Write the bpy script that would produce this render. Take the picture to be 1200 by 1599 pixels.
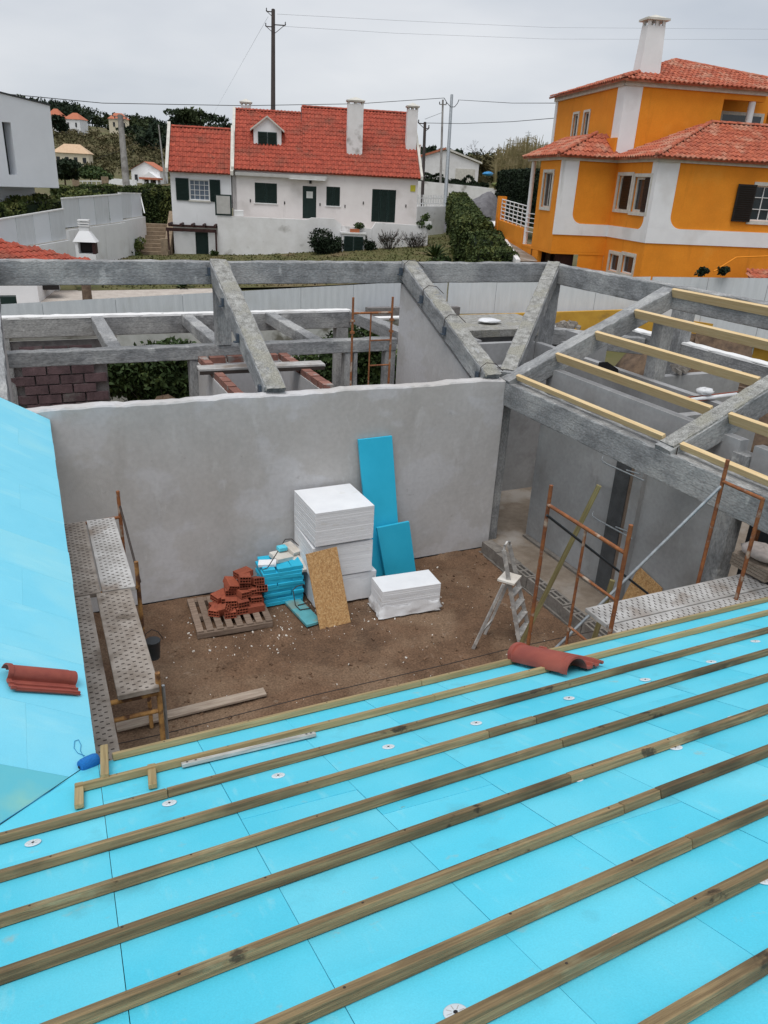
import bpy, math, random
import numpy as np
from mathutils import Vector, Matrix
random.seed(7); RNG = np.random.default_rng(7)
S = bpy.context.scene
COL = S.collection
for o in list(bpy.data.objects): bpy.data.objects.remove(o)

# ------------------------------------------------------------------ camera
FPX, CX, CY = 1177.0, 600.0, 799.5          # focal length and centre in photo pixels
EYE = np.array([0.0, 0.0, 5.8])
ROT = np.array([[0.90926201, -0.12622776, 0.39662218],
                [-0.41352631, -0.38228366, 0.82635053],
                [0.0473138, -0.91538285, -0.39979451]])
cam = bpy.data.cameras.new('camera'); camo = bpy.data.objects.new('camera', cam); COL.objects.link(camo)
cam.sensor_fit = 'VERTICAL'; cam.sensor_height = 36; cam.lens = 36 * FPX / 1599
cam.clip_start = 0.05; cam.clip_end = 6000
mw = Matrix.Identity(4)
for i in range(3):
    mw[i][0] = ROT[i][0]; mw[i][1] = -ROT[i][1]; mw[i][2] = -ROT[i][2]; mw[i][3] = EYE[i]
camo.matrix_world = mw
S.camera = camo

# ------------------------------------------------------------------ world, sun, exposure
W = bpy.data.worlds.new('World'); S.world = W; W.use_nodes = True
nt = W.node_tree; nt.nodes.clear()
wo = nt.nodes.new('ShaderNodeOutputWorld'); bg = nt.nodes.new('ShaderNodeBackground')
sky = nt.nodes.new('ShaderNodeTexSky'); sky.sky_type = 'NISHITA'; sky.sun_disc = False
SUN_EL, SUN_AZ = math.radians(70), math.radians(222)
sky.sun_elevation = SUN_EL; sky.sun_rotation = SUN_AZ
tc = nt.nodes.new('ShaderNodeTexCoord'); mp = nt.nodes.new('ShaderNodeMapping')
mp.inputs['Scale'].default_value = (1.0, 1.0, 3.2)
nz = nt.nodes.new('ShaderNodeTexNoise'); nz.inputs['Scale'].default_value = 1.9; nz.inputs['Detail'].default_value = 5; nz.inputs['Roughness'].default_value = 0.5
rmp = nt.nodes.new('ShaderNodeValToRGB')
rmp.color_ramp.elements[0].position = 0.30; rmp.color_ramp.elements[0].color = (4.5, 4.9, 5.5, 1)
rmp.color_ramp.elements[1].position = 0.72; rmp.color_ramp.elements[1].color = (7.3, 7.4, 7.6, 1)
mx = nt.nodes.new('ShaderNodeMixRGB'); mx.inputs[0].default_value = 0.93
nt.links.new(tc.outputs['Generated'], mp.inputs[0]); nt.links.new(mp.outputs[0], nz.inputs['Vector'])
nt.links.new(nz.outputs['Fac'], rmp.inputs[0])
nt.links.new(sky.outputs[0], mx.inputs[1]); nt.links.new(rmp.outputs[0], mx.inputs[2])
nt.links.new(mx.outputs[0], bg.inputs[0]); bg.inputs[1].default_value = 0.088
nt.links.new(bg.outputs[0], wo.inputs[0])
sl = bpy.data.lights.new('sun', 'SUN'); slo = bpy.data.objects.new('sun', sl); COL.objects.link(slo)
sl.energy = 1.5; sl.angle = math.radians(34); sl.color = (1.0, 0.98, 0.95)
sd = Vector((math.sin(SUN_AZ) * math.cos(SUN_EL), math.cos(SUN_AZ) * math.cos(SUN_EL), math.sin(SUN_EL)))
slo.rotation_euler = sd.to_track_quat('Z', 'Y').to_euler(); slo.location = (0, 0, 40)
S.view_settings.view_transform = 'Standard'; S.view_settings.look = 'None'
S.view_settings.exposure = 0.42; S.view_settings.gamma = 1.0
S.view_settings.use_curve_mapping = False

# ------------------------------------------------------------------ helpers
def ray(px, py): return ROT @ np.array([(px - CX) / FPX, (py - CY) / FPX, 1.0])
def at_y(px, py, y): d = ray(px, py); return EYE + d * ((y - EYE[1]) / d[1])
def at_x(px, py, x): d = ray(px, py); return EYE + d * ((x - EYE[0]) / d[0])
def at_z(px, py, z): d = ray(px, py); return EYE + d * ((z - EYE[2]) / d[2])
def at_d(px, py, dep): return EYE + ray(px, py) * dep
def at_pl(px, py, p0, n): d = ray(px, py); return EYE + d * ((np.asarray(p0) - EYE) @ n / (d @ n))
def unit(a): a = np.asarray(a, float); return a / np.linalg.norm(a)

def thing(name, label, cat, loc=(0, 0, 0), group=None, rz=0):
    o = bpy.data.objects.new(name, None); COL.objects.link(o)
    o.empty_display_size = 0.1
    o.location = Vector([float(a) for a in loc]); o.rotation_euler = (0, 0, rz)
    o['label'] = label; o['category'] = cat; o['kind'] = 'thing'
    if group: o['group'] = group
    return o
def tag(o, label, cat, group=None):
    o['label'] = label; o['category'] = cat
    if 'kind' not in o: o['kind'] = 'thing'
    if group: o['group'] = group
    return o
def struct(o): o['kind'] = 'structure'; return o
def stuff(o): o['kind'] = 'stuff'; return o
def root_loc(p):
    v = Vector((0, 0, 0))
    while p is not None: v = v + p.location; p = p.parent
    return v
def link(name, me, mat, parent=None, world=True):
    o = bpy.data.objects.new(name, me); COL.objects.link(o)
    if mat is not None and len(me.materials) == 0: me.materials.append(mat)
    if parent is not None:
        o.parent = parent
        if world: o.location = -root_loc(parent)
    return o
def dup(root, label=None, loc=None, rot=None):
    r = root.copy(); COL.objects.link(r)
    if label: r['label'] = label
    if loc is not None: r.location = loc
    if rot is not None: r.rotation_euler = rot
    for ch in list(root.children):
        c = ch.copy(); COL.objects.link(c); c.parent = r
        for g in list(ch.children):
            d = g.copy(); COL.objects.link(d); d.parent = c
    return r

class MB:
    def __init__(s): s.v = []; s.f = []; s.sm = []
    def add(s, vs, fs, smooth=False):
        b = len(s.v); s.v += [tuple(float(c) for c in p) for p in vs]
        s.f += [tuple(i + b for i in f) for f in fs]; s.sm += [smooth] * len(fs); return s
    def box(s, x0, x1, y0, y1, z0, z1):
        return s.add([(x0, y0, z0), (x1, y0, z0), (x1, y1, z0), (x0, y1, z0), (x0, y0, z1), (x1, y0, z1), (x1, y1, z1), (x0, y1, z1)],
                     [(0, 3, 2, 1), (4, 5, 6, 7), (0, 1, 5, 4), (1, 2, 6, 5), (2, 3, 7, 6), (3, 0, 4, 7)])
    def obox(s, c, ax, ay, az_):
        c, ax, ay, az_ = map(np.asarray, (c, ax, ay, az_)); P = []
        for k in (-1, 1):
            for i, j in ((-1, -1), (1, -1), (1, 1), (-1, 1)): P.append(c + ax * i + ay * j + az_ * k)
        return s.add(P, [(0, 3, 2, 1), (4, 5, 6, 7), (0, 1, 5, 4), (1, 2, 6, 5), (2, 3, 7, 6), (3, 0, 4, 7)])
    def bar(s, p, q, w, h, up=(0, 0, 1)):
        p, q = np.asarray(p, float), np.asarray(q, float); d = unit(q - p)
        side = np.cross(d, up)
        if np.linalg.norm(side) < 1e-6: side = np.array([1.0, 0, 0])
        side = unit(side); u = np.cross(side, d)
        return s.obox((p + q) / 2, (q - p) / 2, side * w / 2, u * h / 2)
    def tube(s, p, q, r, n=8, r2=None, cap=True):
        p, q = np.asarray(p, float), np.asarray(q, float); d = unit(q - p); r2 = r if r2 is None else r2
        a = np.cross(d, (0, 0, 1)); a = unit(a) if np.linalg.norm(a) > 1e-6 else np.array([1.0, 0, 0]); b = np.cross(d, a)
        P = []
        for (c, rr) in ((p, r), (q, r2)):
            for k in range(n): t = 2 * math.pi * k / n; P.append(c + (a * math.cos(t) + b * math.sin(t)) * rr)
        F = [(k, (k + 1) % n, n + (k + 1) % n, n + k) for k in range(n)]
        s.add(P, F, True)
        if cap: s.add(P[:n], [tuple(range(n - 1, -1, -1))]); s.add(P[n:], [tuple(range(n))])
        return s
    def path(s, pts, r, n=6):
        for a, b in zip(pts[:-1], pts[1:]): s.tube(a, b, r, n, cap=False)
        return s
    def prism(s, pts, vec):
        n = len(pts); pts = [np.asarray(p, float) for p in pts]; vec = np.asarray(vec, float)
        return s.add(pts + [p + vec for p in pts], [tuple(range(n - 1, -1, -1)), tuple(range(n, 2 * n))] + [(k, (k + 1) % n, n + (k + 1) % n, n + k) for k in range(n)])
    def lathe(s, c, prof, n=12):
        c = np.asarray(c, float); P = []
        for (r, z) in prof:
            for k in range(n): t = 2 * math.pi * k / n; P.append(c + (r * math.cos(t), r * math.sin(t), z))
        F = []
        for j in range(len(prof) - 1):
            for k in range(n): F.append((j * n + k, j * n + (k + 1) % n, (j + 1) * n + (k + 1) % n, (j + 1) * n + k))
        s.add(P, F, True)
        s.add(P[-n:], [tuple(range(n))]); s.add(P[:n], [tuple(range(n - 1, -1, -1))])
        return s
    def mesh(s, name):
        me = bpy.data.meshes.new(name); me.from_pydata(s.v, [], s.f); me.update()
        if any(s.sm): me.polygons.foreach_set('use_smooth', s.sm)
        return me
    def build(s, name, mat, parent=None, world=True):
        me = s.mesh(name); o = link(name, me, mat, parent, world); return o

def fixn(o):
    import bmesh
    bm = bmesh.new(); bm.from_mesh(o.data); bmesh.ops.recalc_face_normals(bm, faces=bm.faces); bm.to_mesh(o.data); bm.free(); return o
def bevel(o, w=0.004, seg=1):
    m = o.modifiers.new('bevel', 'BEVEL'); m.width = w; m.segments = seg; m.limit_method = 'ANGLE'; m.angle_limit = math.radians(35); return o

def frame_matrix(p, d, up):
    d = unit(d); side = np.cross(up, d)
    side = unit(side) if np.linalg.norm(side) > 1e-6 else np.array([0, 1.0, 0]); u = np.cross(d, side)
    m = Matrix.Identity(4)
    for i in range(3): m[i][0] = d[i]; m[i][1] = side[i]; m[i][2] = u[i]; m[i][3] = p[i]
    return m
def place(o, m, parent=None):
    if parent is not None:
        o.parent = parent; m = m.copy(); r = root_loc(parent)
        for i in range(3): m[i][3] -= r[i]
    o.matrix_local = m; return o
def bar_obj(name, p, q, w, h, mat, parent=None, up=(0, 0, 1), bev=0.003):
    """straight timber / post: own mesh, local X along its length"""
    p, q = np.asarray(p, float), np.asarray(q, float); L = np.linalg.norm(q - p)
    mb = MB().box(-L / 2, L / 2, -w / 2, w / 2, -h / 2, h / 2); me = mb.mesh(name)
    o = link(name, me, mat); place(o, frame_matrix((p + q) / 2, q - p, np.asarray(up, float)), parent)
    if bev: bevel(o, bev)
    return o
def rough_beam(name, p, q, w, h, mat, parent, up=(0, 0, 1), jit=0.006, seg=0.16, cham=0.012):
    """cast concrete member with uneven edges; local X along its length, p and q on the centre line"""
    p, q = np.asarray(p, float), np.asarray(q, float); L = np.linalg.norm(q - p); n = max(2, int(L / seg))
    prof = [(-w/2+cham, -h/2), (w/2-cham, -h/2), (w/2, -h/2+cham), (w/2, 0), (w/2, h/2-cham), (w/2-cham, h/2), (0, h/2), (-w/2+cham, h/2), (-w/2, h/2-cham), (-w/2, 0), (-w/2, -h/2+cham)]
    m = len(prof); V = []; F = []
    for i in range(n + 1):
        x = -L / 2 + L * i / n
        for (a, b) in prof:
            j = jit * (1.6 if b > h / 2 - 0.03 else 0.5)
            V.append((x, a + random.gauss(0, jit * .5), b + random.gauss(0, j * .6)))
    for i in range(n):
        for k in range(m): F.append((i*m+k, i*m+(k+1) % m, (i+1)*m+(k+1) % m, (i+1)*m+k))
    F.append(tuple(range(m - 1, -1, -1))); F.append(tuple(range(n*m, n*m+m)))
    F = [f[::-1] for f in F]
    me = bpy.data.meshes.new(name); me.from_pydata(V, [], F); me.update()
    o = link(name, me, mat); place(o, frame_matrix((p + q) / 2, q - p, np.asarray(up, float)), parent)
    return fixn(o)

def quads(name, V, mat, parent=None, world=True):
    V = np.asarray(V, np.float32).reshape(-1, 3); n = len(V) // 4
    me = bpy.data.meshes.new(name); me.vertices.add(4 * n); me.vertices.foreach_set('co', V.ravel())
    me.loops.add(4 * n); me.loops.foreach_set('vertex_index', np.arange(4 * n, dtype=np.int32))
    me.polygons.add(n); me.polygons.foreach_set('loop_start', np.arange(0, 4 * n, 4, dtype=np.int32))
    me.update(calc_edges=True); me.validate()
    return link(name, me, mat, parent, world)
def leaf_quads(P, size, stretch=1.6, upbias=0.3):
    P = np.asarray(P); n = len(P)
    a = RNG.normal(size=(n, 3)); a /= np.linalg.norm(a, axis=1)[:, None]
    b = RNG.normal(size=(n, 3)); b[:, 2] *= (1 - upbias); b -= a * (a * b).sum(1)[:, None]; b /= np.linalg.norm(b, axis=1)[:, None] + 1e-9
    s = size * RNG.uniform(.6, 1.4, n)[:, None]
    a = a * s * stretch / 2; b = b * s / 2
    return np.stack([P - a, P + b * .8, P + a, P - b * .8], 1).reshape(-1, 3)

# ------------------------------------------------------------------ materials
def mat(name, c1, c2=None, scale=3.0, rough=0.8, bump=0.0, bscale=40.0, stretch=(1, 1, 1), c3=None, scale3=0.7, lo=0.35, hi=0.65, vary=0.0, detail=6, spec=0.3, lo3=.5, hi3=.62, metal=0.0, world=False, grain=0.0, gscale=70.0, layers=(), boards=0.0, pits=0.0):
    m = bpy.data.materials.new(name); m.use_nodes = True; t = m.node_tree; b = t.nodes['Principled BSDF']
    b.inputs['Roughness'].default_value = rough; b.inputs['Specular IOR Level'].default_value = spec; b.inputs['Metallic'].default_value = metal
    if c2 is None: c2 = tuple(v * 0.82 for v in c1)
    tcn = t.nodes.new('ShaderNodeTexCoord'); oi = t.nodes.new('ShaderNodeObjectInfo')
    src = tcn.outputs['Object']
    if world:
        g = t.nodes.new('ShaderNodeNewGeometry'); src = g.outputs['Position']
    else:
        vm = t.nodes.new('ShaderNodeVectorMath'); vm.operation = 'MULTIPLY_ADD'
        cx = t.nodes.new('ShaderNodeCombineXYZ')
        for i in range(3): t.links.new(oi.outputs['Random'], cx.inputs[i])
        vm.inputs[1].default_value = (37.0, 17.0, 53.0); t.links.new(cx.outputs[0], vm.inputs[0]); t.links.new(src, vm.inputs[2]); src = vm.outputs[0]
    mpn = t.nodes.new('ShaderNodeMapping'); mpn.inputs['Scale'].default_value = stretch; t.links.new(src, mpn.inputs[0])
    n1 = t.nodes.new('ShaderNodeTexNoise'); n1.inputs['Scale'].default_value = scale; n1.inputs['Detail'].default_value = detail; n1.inputs['Roughness'].default_value = .62
    t.links.new(mpn.outputs[0], n1.inputs['Vector'])
    r1 = t.nodes.new('ShaderNodeMapRange'); r1.inputs[1].default_value = lo; r1.inputs[2].default_value = hi; t.links.new(n1.outputs['Fac'], r1.inputs[0])
    mx1 = t.nodes.new('ShaderNodeMixRGB'); mx1.inputs[1].default_value = (*c1, 1); mx1.inputs[2].default_value = (*c2, 1); t.links.new(r1.outputs[0], mx1.inputs[0])
    out = mx1.outputs[0]
    if c3 is not None:
        n3 = t.nodes.new('ShaderNodeTexNoise'); n3.inputs['Scale'].default_value = scale3; n3.inputs['Detail'].default_value = 5; t.links.new(src, n3.inputs['Vector'])
        r3 = t.nodes.new('ShaderNodeMapRange'); r3.inputs[1].default_value = lo3; r3.inputs[2].default_value = hi3; t.links.new(n3.outputs['Fac'], r3.inputs[0])
        mx3 = t.nodes.new('ShaderNodeMixRGB'); t.links.new(out, mx3.inputs[1]); mx3.inputs[2].default_value = (*c3, 1); t.links.new(r3.outputs[0], mx3.inputs[0]); out = mx3.outputs[0]
    for (lc, ls, l0, l1, lst, lamt) in layers:
        lm = t.nodes.new('ShaderNodeMapping'); lm.inputs['Scale'].default_value = lst; lm.inputs['Location'].default_value = (ls * 3.7, ls * 1.3, 9.1 * ls); t.links.new(src, lm.inputs[0])
        ln = t.nodes.new('ShaderNodeTexNoise'); ln.inputs['Scale'].default_value = ls; ln.inputs['Detail'].default_value = 7; ln.inputs['Roughness'].default_value = .6; t.links.new(lm.outputs[0], ln.inputs['Vector'])
        lr = t.nodes.new('ShaderNodeMapRange'); lr.inputs[1].default_value = l0; lr.inputs[2].default_value = l1; lr.inputs[4].default_value = lamt; t.links.new(ln.outputs['Fac'], lr.inputs[0])
        lx = t.nodes.new('ShaderNodeMixRGB'); t.links.new(out, lx.inputs[1]); lx.inputs[2].default_value = (*lc, 1); t.links.new(lr.outputs[0], lx.inputs[0]); out = lx.outputs[0]
    if boards:                                              # formwork board joints left in cast concrete
        sx = t.nodes.new('ShaderNodeSeparateXYZ'); t.links.new(tcn.outputs['Object'], sx.inputs[0])
        m1 = t.nodes.new('ShaderNodeMath'); m1.operation = 'MULTIPLY_ADD'; m1.inputs[1].default_value = 8.3; t.links.new(sx.outputs[2], m1.inputs[0]); t.links.new(n1.outputs['Fac'], m1.inputs[2])
        m2 = t.nodes.new('ShaderNodeMath'); m2.operation = 'FRACT'; t.links.new(m1.outputs[0], m2.inputs[0])
        m3 = t.nodes.new('ShaderNodeMapRange'); m3.inputs[1].default_value = .0; m3.inputs[2].default_value = .12; m3.inputs[3].default_value = boards; m3.inputs[4].default_value = 0; t.links.new(m2.outputs[0], m3.inputs[0])
        bx = t.nodes.new('ShaderNodeMixRGB'); t.links.new(out, bx.inputs[1]); bx.inputs[2].default_value = (.10, .10, .10, 1); t.links.new(m3.outputs[0], bx.inputs[0]); out = bx.outputs[0]
    if pits:
        vo = t.nodes.new('ShaderNodeTexVoronoi'); vo.inputs['Scale'].default_value = 22; t.links.new(src, vo.inputs['Vector'])
        pr_ = t.nodes.new('ShaderNodeMapRange'); pr_.inputs[1].default_value = .05; pr_.inputs[2].default_value = .13; pr_.inputs[3].default_value = pits; pr_.inputs[4].default_value = 0; t.links.new(vo.outputs['Distance'], pr_.inputs[0])
        px_ = t.nodes.new('ShaderNodeMixRGB'); t.links.new(out, px_.inputs[1]); px_.inputs[2].default_value = (.07, .07, .07, 1); t.links.new(pr_.outputs[0], px_.inputs[0]); out = px_.outputs[0]
    if grain:
        ng = t.nodes.new('ShaderNodeTexNoise'); ng.inputs['Scale'].default_value = gscale; ng.inputs['Detail'].default_value = 3; t.links.new(mpn.outputs[0], ng.inputs['Vector'])
        rg = t.nodes.new('ShaderNodeMapRange'); rg.inputs[1].default_value = .3; rg.inputs[2].default_value = .7; rg.inputs[3].default_value = 1 - grain; rg.inputs[4].default_value = 1 + grain; t.links.new(ng.outputs['Fac'], rg.inputs[0])
        hg = t.nodes.new('ShaderNodeHueSaturation'); t.links.new(rg.outputs[0], hg.inputs['Value']); t.links.new(out, hg.inputs['Color']); out = hg.outputs[0]
    if vary:
        hs = t.nodes.new('ShaderNodeHueSaturation'); mr = t.nodes.new('ShaderNodeMapRange'); mr.inputs[3].default_value = 1 - vary; mr.inputs[4].default_value = 1 + vary
        t.links.new(oi.outputs['Random'], mr.inputs[0]); t.links.new(mr.outputs[0], hs.inputs['Value']); t.links.new(out, hs.inputs['Color']); out = hs.outputs[0]
    t.links.new(out, b.inputs['Base Color'])
    if bump:
        nb = t.nodes.new('ShaderNodeTexNoise'); nb.inputs['Scale'].default_value = bscale; nb.inputs['Detail'].default_value = 4; t.links.new(mpn.outputs[0], nb.inputs['Vector'])
        bp = t.nodes.new('ShaderNodeBump'); bp.inputs['Strength'].default_value = bump; bp.inputs['Distance'].default_value = 0.02
        t.links.new(nb.outputs['Fac'], bp.inputs['Height']); t.links.new(bp.outputs[0], b.inputs['Normal'])
    return m

M = {}
M['concrete'] = mat('concrete', (.305, .308, .312), (.195, .198, .202), 4.5, .9, .4, 34, (.7, 1.5, 1.5), (.37, .37, .365), 1.1, .36, .66, grain=.24, gscale=30, boards=.45, pits=.6, layers=(((.12, .12, .12), 2.4, .60, .72, (.5, 1, 1), .75), ((.55, .55, .54), 3.5, .62, .70, (1, 1, .6), .7)))
M['concrete_top'] = mat('concrete_top', (.40, .395, .375), (.20, .195, .18), 9, .95, .9, 45, c3=(.30, .29, .25), scale3=3, grain=.35, gscale=60)
M['plaster'] = mat('plaster', (.545, .53, .525), (.48, .465, .458), 1.6, .85, .15, 60, (1, 1, 1), (.475, .455, .44), .55, .35, .65, lo3=.48, hi3=.62, grain=.05, gscale=16, layers=(((.58, .575, .595), .75, .52, .57, (1, 1, 1.3), .6), ((.40, .38, .365), 1.3, .60, .74, (1, 1, .45), .6), ((.30, .285, .28), 5.0, .67, .73, (1, 1, 1), .45), ((.62, .615, .62), 3.2, .62, .66, (1.4, 1, .5), .3), ((.44, .42, .41), 14, .60, .68, (.15, 1, 2.0), .25)))
M['plaster_grey'] = mat('plaster_grey', (.37, .372, .378), (.31, .31, .313), 1.5, .85, .12, 60, c3=(.25, .24, .23), scale3=.8, lo3=.52, hi3=.70, grain=.06, gscale=16, layers=(((.19, .175, .16), 1.6, .63, .75, (1, 1.4, .35), .65), ((.44, .44, .45), .9, .54, .60, (1, 1, 1), .5)))
M['slab'] = mat('slab', (.27, .225, .18), (.19, .15, .115), 4, .9, .3, 40, c3=(.33, .30, .27), scale3=1.2)
M['soil'] = mat('soil', (.172, .102, .062), (.112, .066, .040), 2.6, .95, 1.0, 26, c3=(.20, .132, .085), scale3=.9, detail=12, grain=.35, gscale=45, layers=(((.075, .046, .03), 1.1, .57, .70, (1, 1, 1), .65), ((.25, .185, .135), 5.0, .63, .70, (1, 1, 1), .5)))
M['xps'] = mat('xps', (.100, .60, .775), (.080, .565, .745), 2.0, .5, .10, 150, vary=.03, spec=.25, c3=(.17, .66, .81), scale3=1.1, lo3=.42, hi3=.78, grain=.045, gscale=160, layers=(((.28, .67, .76), 5.0, .60, .70, (3, .6, 1), .35), ((.10, .40, .48), 2.6, .60, .74, (1, 1, 1), .6), ((.33, .46, .43), 7.0, .65, .74, (1, 1, 1), .6), ((.20, .30, .27), 16.0, .73, .77, (1, 1, 1), .6)))
M['xps_shaded'] = mat('xps_shaded', (.035, .50, .73), (.028, .46, .69), 2.0, .45, .06, 130, spec=.3, vary=.06)  # deeper copy of the board blue, weaker light on upright faces painted in
M['xps_left_sheen'] = mat('xps_left_sheen', (.21, .68, .86), (.18, .645, .835), 2.0, .4, .06, 130, (1, 1, 1), (.25, .69, .83), .9, vary=.0, spec=.35, grain=.03, gscale=140, layers=(((.36, .77, .87), 1.4, .56, .68, (.4, 2.2, 1), .45), ((.13, .55, .72), 2.0, .60, .74, (.4, 4, 1), .45), ((.2, .42, .48), 9.0, .70, .76, (1, 1, 1), .5)))  # paler copy of the roof blue, grazing sky sheen put into the colour
M['xps_green'] = mat('xps_green', (.13, .52, .60), (.10, .50, .62), 2.0, .4, .06, 130, c3=(.22, .55, .52), scale3=2, spec=.4)
M['xps_dusty'] = mat('xps_dusty', (.12, .40, .45), (.10, .34, .38), 6, .7, .1, 100, c3=(.2, .3, .28), scale3=4)
M['batten'] = mat('batten', (.31, .225, .118), (.15, .103, .052), 4, .8, .4, 40, (.35, 11, 11), (.105, .074, .04), 1.4, .32, .68, vary=.25, lo3=.55, hi3=.70, grain=.3, gscale=9, layers=(((.33, .30, .18), 2.2, .60, .66, (1, 3, 3), .5), ((.05, .035, .022), 4.0, .63, .67, (1, 1.5, 1.5), .9), ((.07, .05, .03), 1.1, .56, .68, (1, 4, 4), .65)))
M['batten_fresh'] = mat('batten_fresh', (.41, .315, .165), (.30, .22, .105), 4, .8, .3, 40, (.35, 11, 11), vary=.12, grain=.2, gscale=9, layers=(((.16, .11, .055), 4.0, .68, .71, (1, 1.5, 1.5), .8),))
M['pine'] = mat('pine', (.72, .55, .32), (.60, .43, .22), 6, .65, .1, 60, (.4, 8, 8), vary=.08)
M['old_wood'] = mat('old_wood', (.27, .20, .155), (.16, .115, .085), 6, .9, .3, 60, (.6, 6, 6), vary=.15)
M['grey_wood'] = mat('grey_wood', (.40, .33, .265), (.27, .21, .165), 6, .9, .3, 60, (.6, 6, 6), vary=.1)
M['lath'] = mat('lath', (.55, .55, .53), (.28, .26, .23), 9, .7, .2, 60, (.6, 5, 5))
M['green_wood'] = mat('green_wood', (.27, .235, .11), (.17, .135, .06), 7, .8, .25, 60, (.5, 7, 7), vary=.1)
M['rust'] = mat('rust', (.33, .125, .045), (.17, .065, .035), 14, .8, .3, 80, c3=(.42, .33, .26), scale3=7, lo3=.58, hi3=.68)
M['yellow_rust'] = mat('yellow_rust', (.46, .25, .085), (.17, .08, .035), 10, .8, .3, 80, lo=.4, hi=.62, c3=(.10, .05, .03), scale3=6, lo3=.55, hi3=.62)
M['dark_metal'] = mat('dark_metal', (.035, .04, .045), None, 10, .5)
M['form_panel'] = mat('form_panel', (.085, .088, .092), (.06, .062, .065), 6, .8, .2, 40)
M['galv'] = mat('galv', (.40, .43, .45), (.27, .29, .31), 14, .45, .05, 80, metal=.5)
M['zinc_clip'] = mat('zinc_clip', (.10, .125, .16), None, 14, .5, metal=.4)
M['deck_steel'] = mat('deck_steel', (.50, .49, .48), (.33, .315, .30), 5, .8, .1, 60, c3=(.24, .20, .17), scale3=2.2, lo3=.52, hi3=.66)
M['deck_old'] = mat('deck_old', (.36, .32, .285), (.22, .185, .155), 7, .85, .2, 60, c3=(.12, .095, .075), scale3=2.5, lo3=.55, hi3=.68)
M['eps'] = mat('eps', (.80, .81, .83), (.74, .75, .775), 3, .6, .05, 120, c3=(.66, .645, .62), scale3=2.4, lo3=.62, hi3=.75)
M['eps_dirty'] = mat('eps_dirty', (.72, .69, .64), (.56, .51, .45), 4, .7, .1, 60)
M['film'] = mat('film', (.80, .81, .83), (.72, .73, .75), 6, .25, .1, 30, spec=.6)
M['terracotta'] = mat('terracotta', (.34, .092, .05), (.25, .065, .038), 5, .85, .15, 80, vary=.2, grain=.15, gscale=30)
M['tile_red'] = mat('tile_red', (.33, .080, .055), (.26, .060, .045), 9, .6, .12, 120, spec=.35)
M['roof_tile'] = mat('roof_tile', (.40, .082, .048), (.30, .058, .036), 3.5, .8, .1, 60, c3=(.24, .07, .045), scale3=.9, lo3=.52, hi3=.72, grain=.25, gscale=5, layers=(((.13, .085, .06), 2.2, .62, .74, (1, 1, .6), .7), ((.50, .17, .10), 4, .60, .70, (1, 1, 1), .5)))
M['roof_tile_b'] = mat('roof_tile_b', (.47, .135, .072), (.33, .085, .05), 3.5, .8, .1, 60, c3=(.45, .21, .14), scale3=1.2, grain=.25, gscale=6, layers=(((.16, .09, .07), 2.4, .62, .74, (1, 1, 1), .7),))
M['roof_far'] = mat('roof_far', (.50, .18, .105), (.42, .14, .08), 2.5, .85)
M['roof_pale'] = mat('roof_pale', (.62, .45, .30), (.55, .38, .25), 1.5, .85)
M['osb'] = mat('osb', (.46, .27, .115), (.34, .185, .075), 22, .8, .1, 60, (1.6, 1.0, 1.0), c3=(.50, .32, .15), scale3=40, lo=.4, hi=.6, lo3=.5, hi3=.6, detail=2, grain=.2, gscale=60)
M['brick_muted'] = mat('brick_muted', (.30, .145, .11), (.22, .105, .085), 6, .9, .2, 60, vary=.15, c3=(.30, .27, .25), scale3=5, lo3=.58, hi3=.68)
M['aluminium'] = mat('aluminium', (.48, .47, .46), (.30, .285, .27), 14, .5, .1, 60, metal=.25, c3=(.6, .58, .55), scale3=8)
M['block'] = mat('block', (.23, .21, .19), (.15, .135, .12), 9, .95, .6, 50, vary=.15)
M['purple_block'] = mat('purple_block', (.15, .098, .105), (.09, .06, .065), 5, .95, .5, 40, vary=.2, c3=(.20, .18, .175), scale3=2.2, lo3=.58, hi3=.7)
M['mortar'] = mat('mortar', (.24, .225, .22), (.14, .13, .13), 6, .95, .5, 40)
M['stained_white'] = mat('stained_white', (.62, .62, .58), (.48, .475, .43), 3, .9, .15, 40, c3=(.20, .19, .15), scale3=1.7, lo3=.55, hi3=.66)
M['white'] = mat('white_render', (.83, .835, .845), (.77, .775, .785), 1.2, .85, .08, 50, c3=(.62, .60, .585), scale3=.7, lo3=.57, hi3=.8, layers=(((.5, .49, .47), 1.4, .63, .78, (2.2, 2.2, .25), .6),))
M['white_warm'] = mat('white_warm', (.83, .79, .775), (.77, .725, .71), 1.2, .85, .08, 50, c3=(.60, .56, .53), scale3=.7, lo3=.58, hi3=.8, layers=(((.5, .47, .45), 1.4, .63, .78, (2.2, 2.2, .25), .6),))
M['white_stain'] = mat('white_stain', (.80, .795, .795), (.70, .69, .68), 1.4, .9, .12, 50, c3=(.32, .305, .28), scale3=1.1, lo3=.60, hi3=.75)
M['modern'] = mat('modern_render', (.72, .75, .79), (.68, .71, .75), 1, .8)
M['white_paint'] = mat('white_paint', (.80, .80, .80), (.72, .72, .71), 3, .6)
M['cream'] = mat('cream', (.74, .67, .52), (.66, .59, .45), 2, .85)
M['stone_trim'] = mat('stone_trim', (.66, .64, .58), (.52, .50, .45), 4, .85, .1, 50)
M['orange'] = mat('orange_render', (.82, .292, .024), (.76, .255, .019), 1.3, .85, .08, 60, c3=(.66, .225, .017), scale3=.6, lo3=.5, hi3=.8, grain=.04, gscale=18, layers=(((.48, .15, .012), 1.2, .60, .76, (2.2, 2.2, .22), .55), ((.80, .34, .05), .8, .58, .72, (1, 1, 1), .4)))
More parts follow.
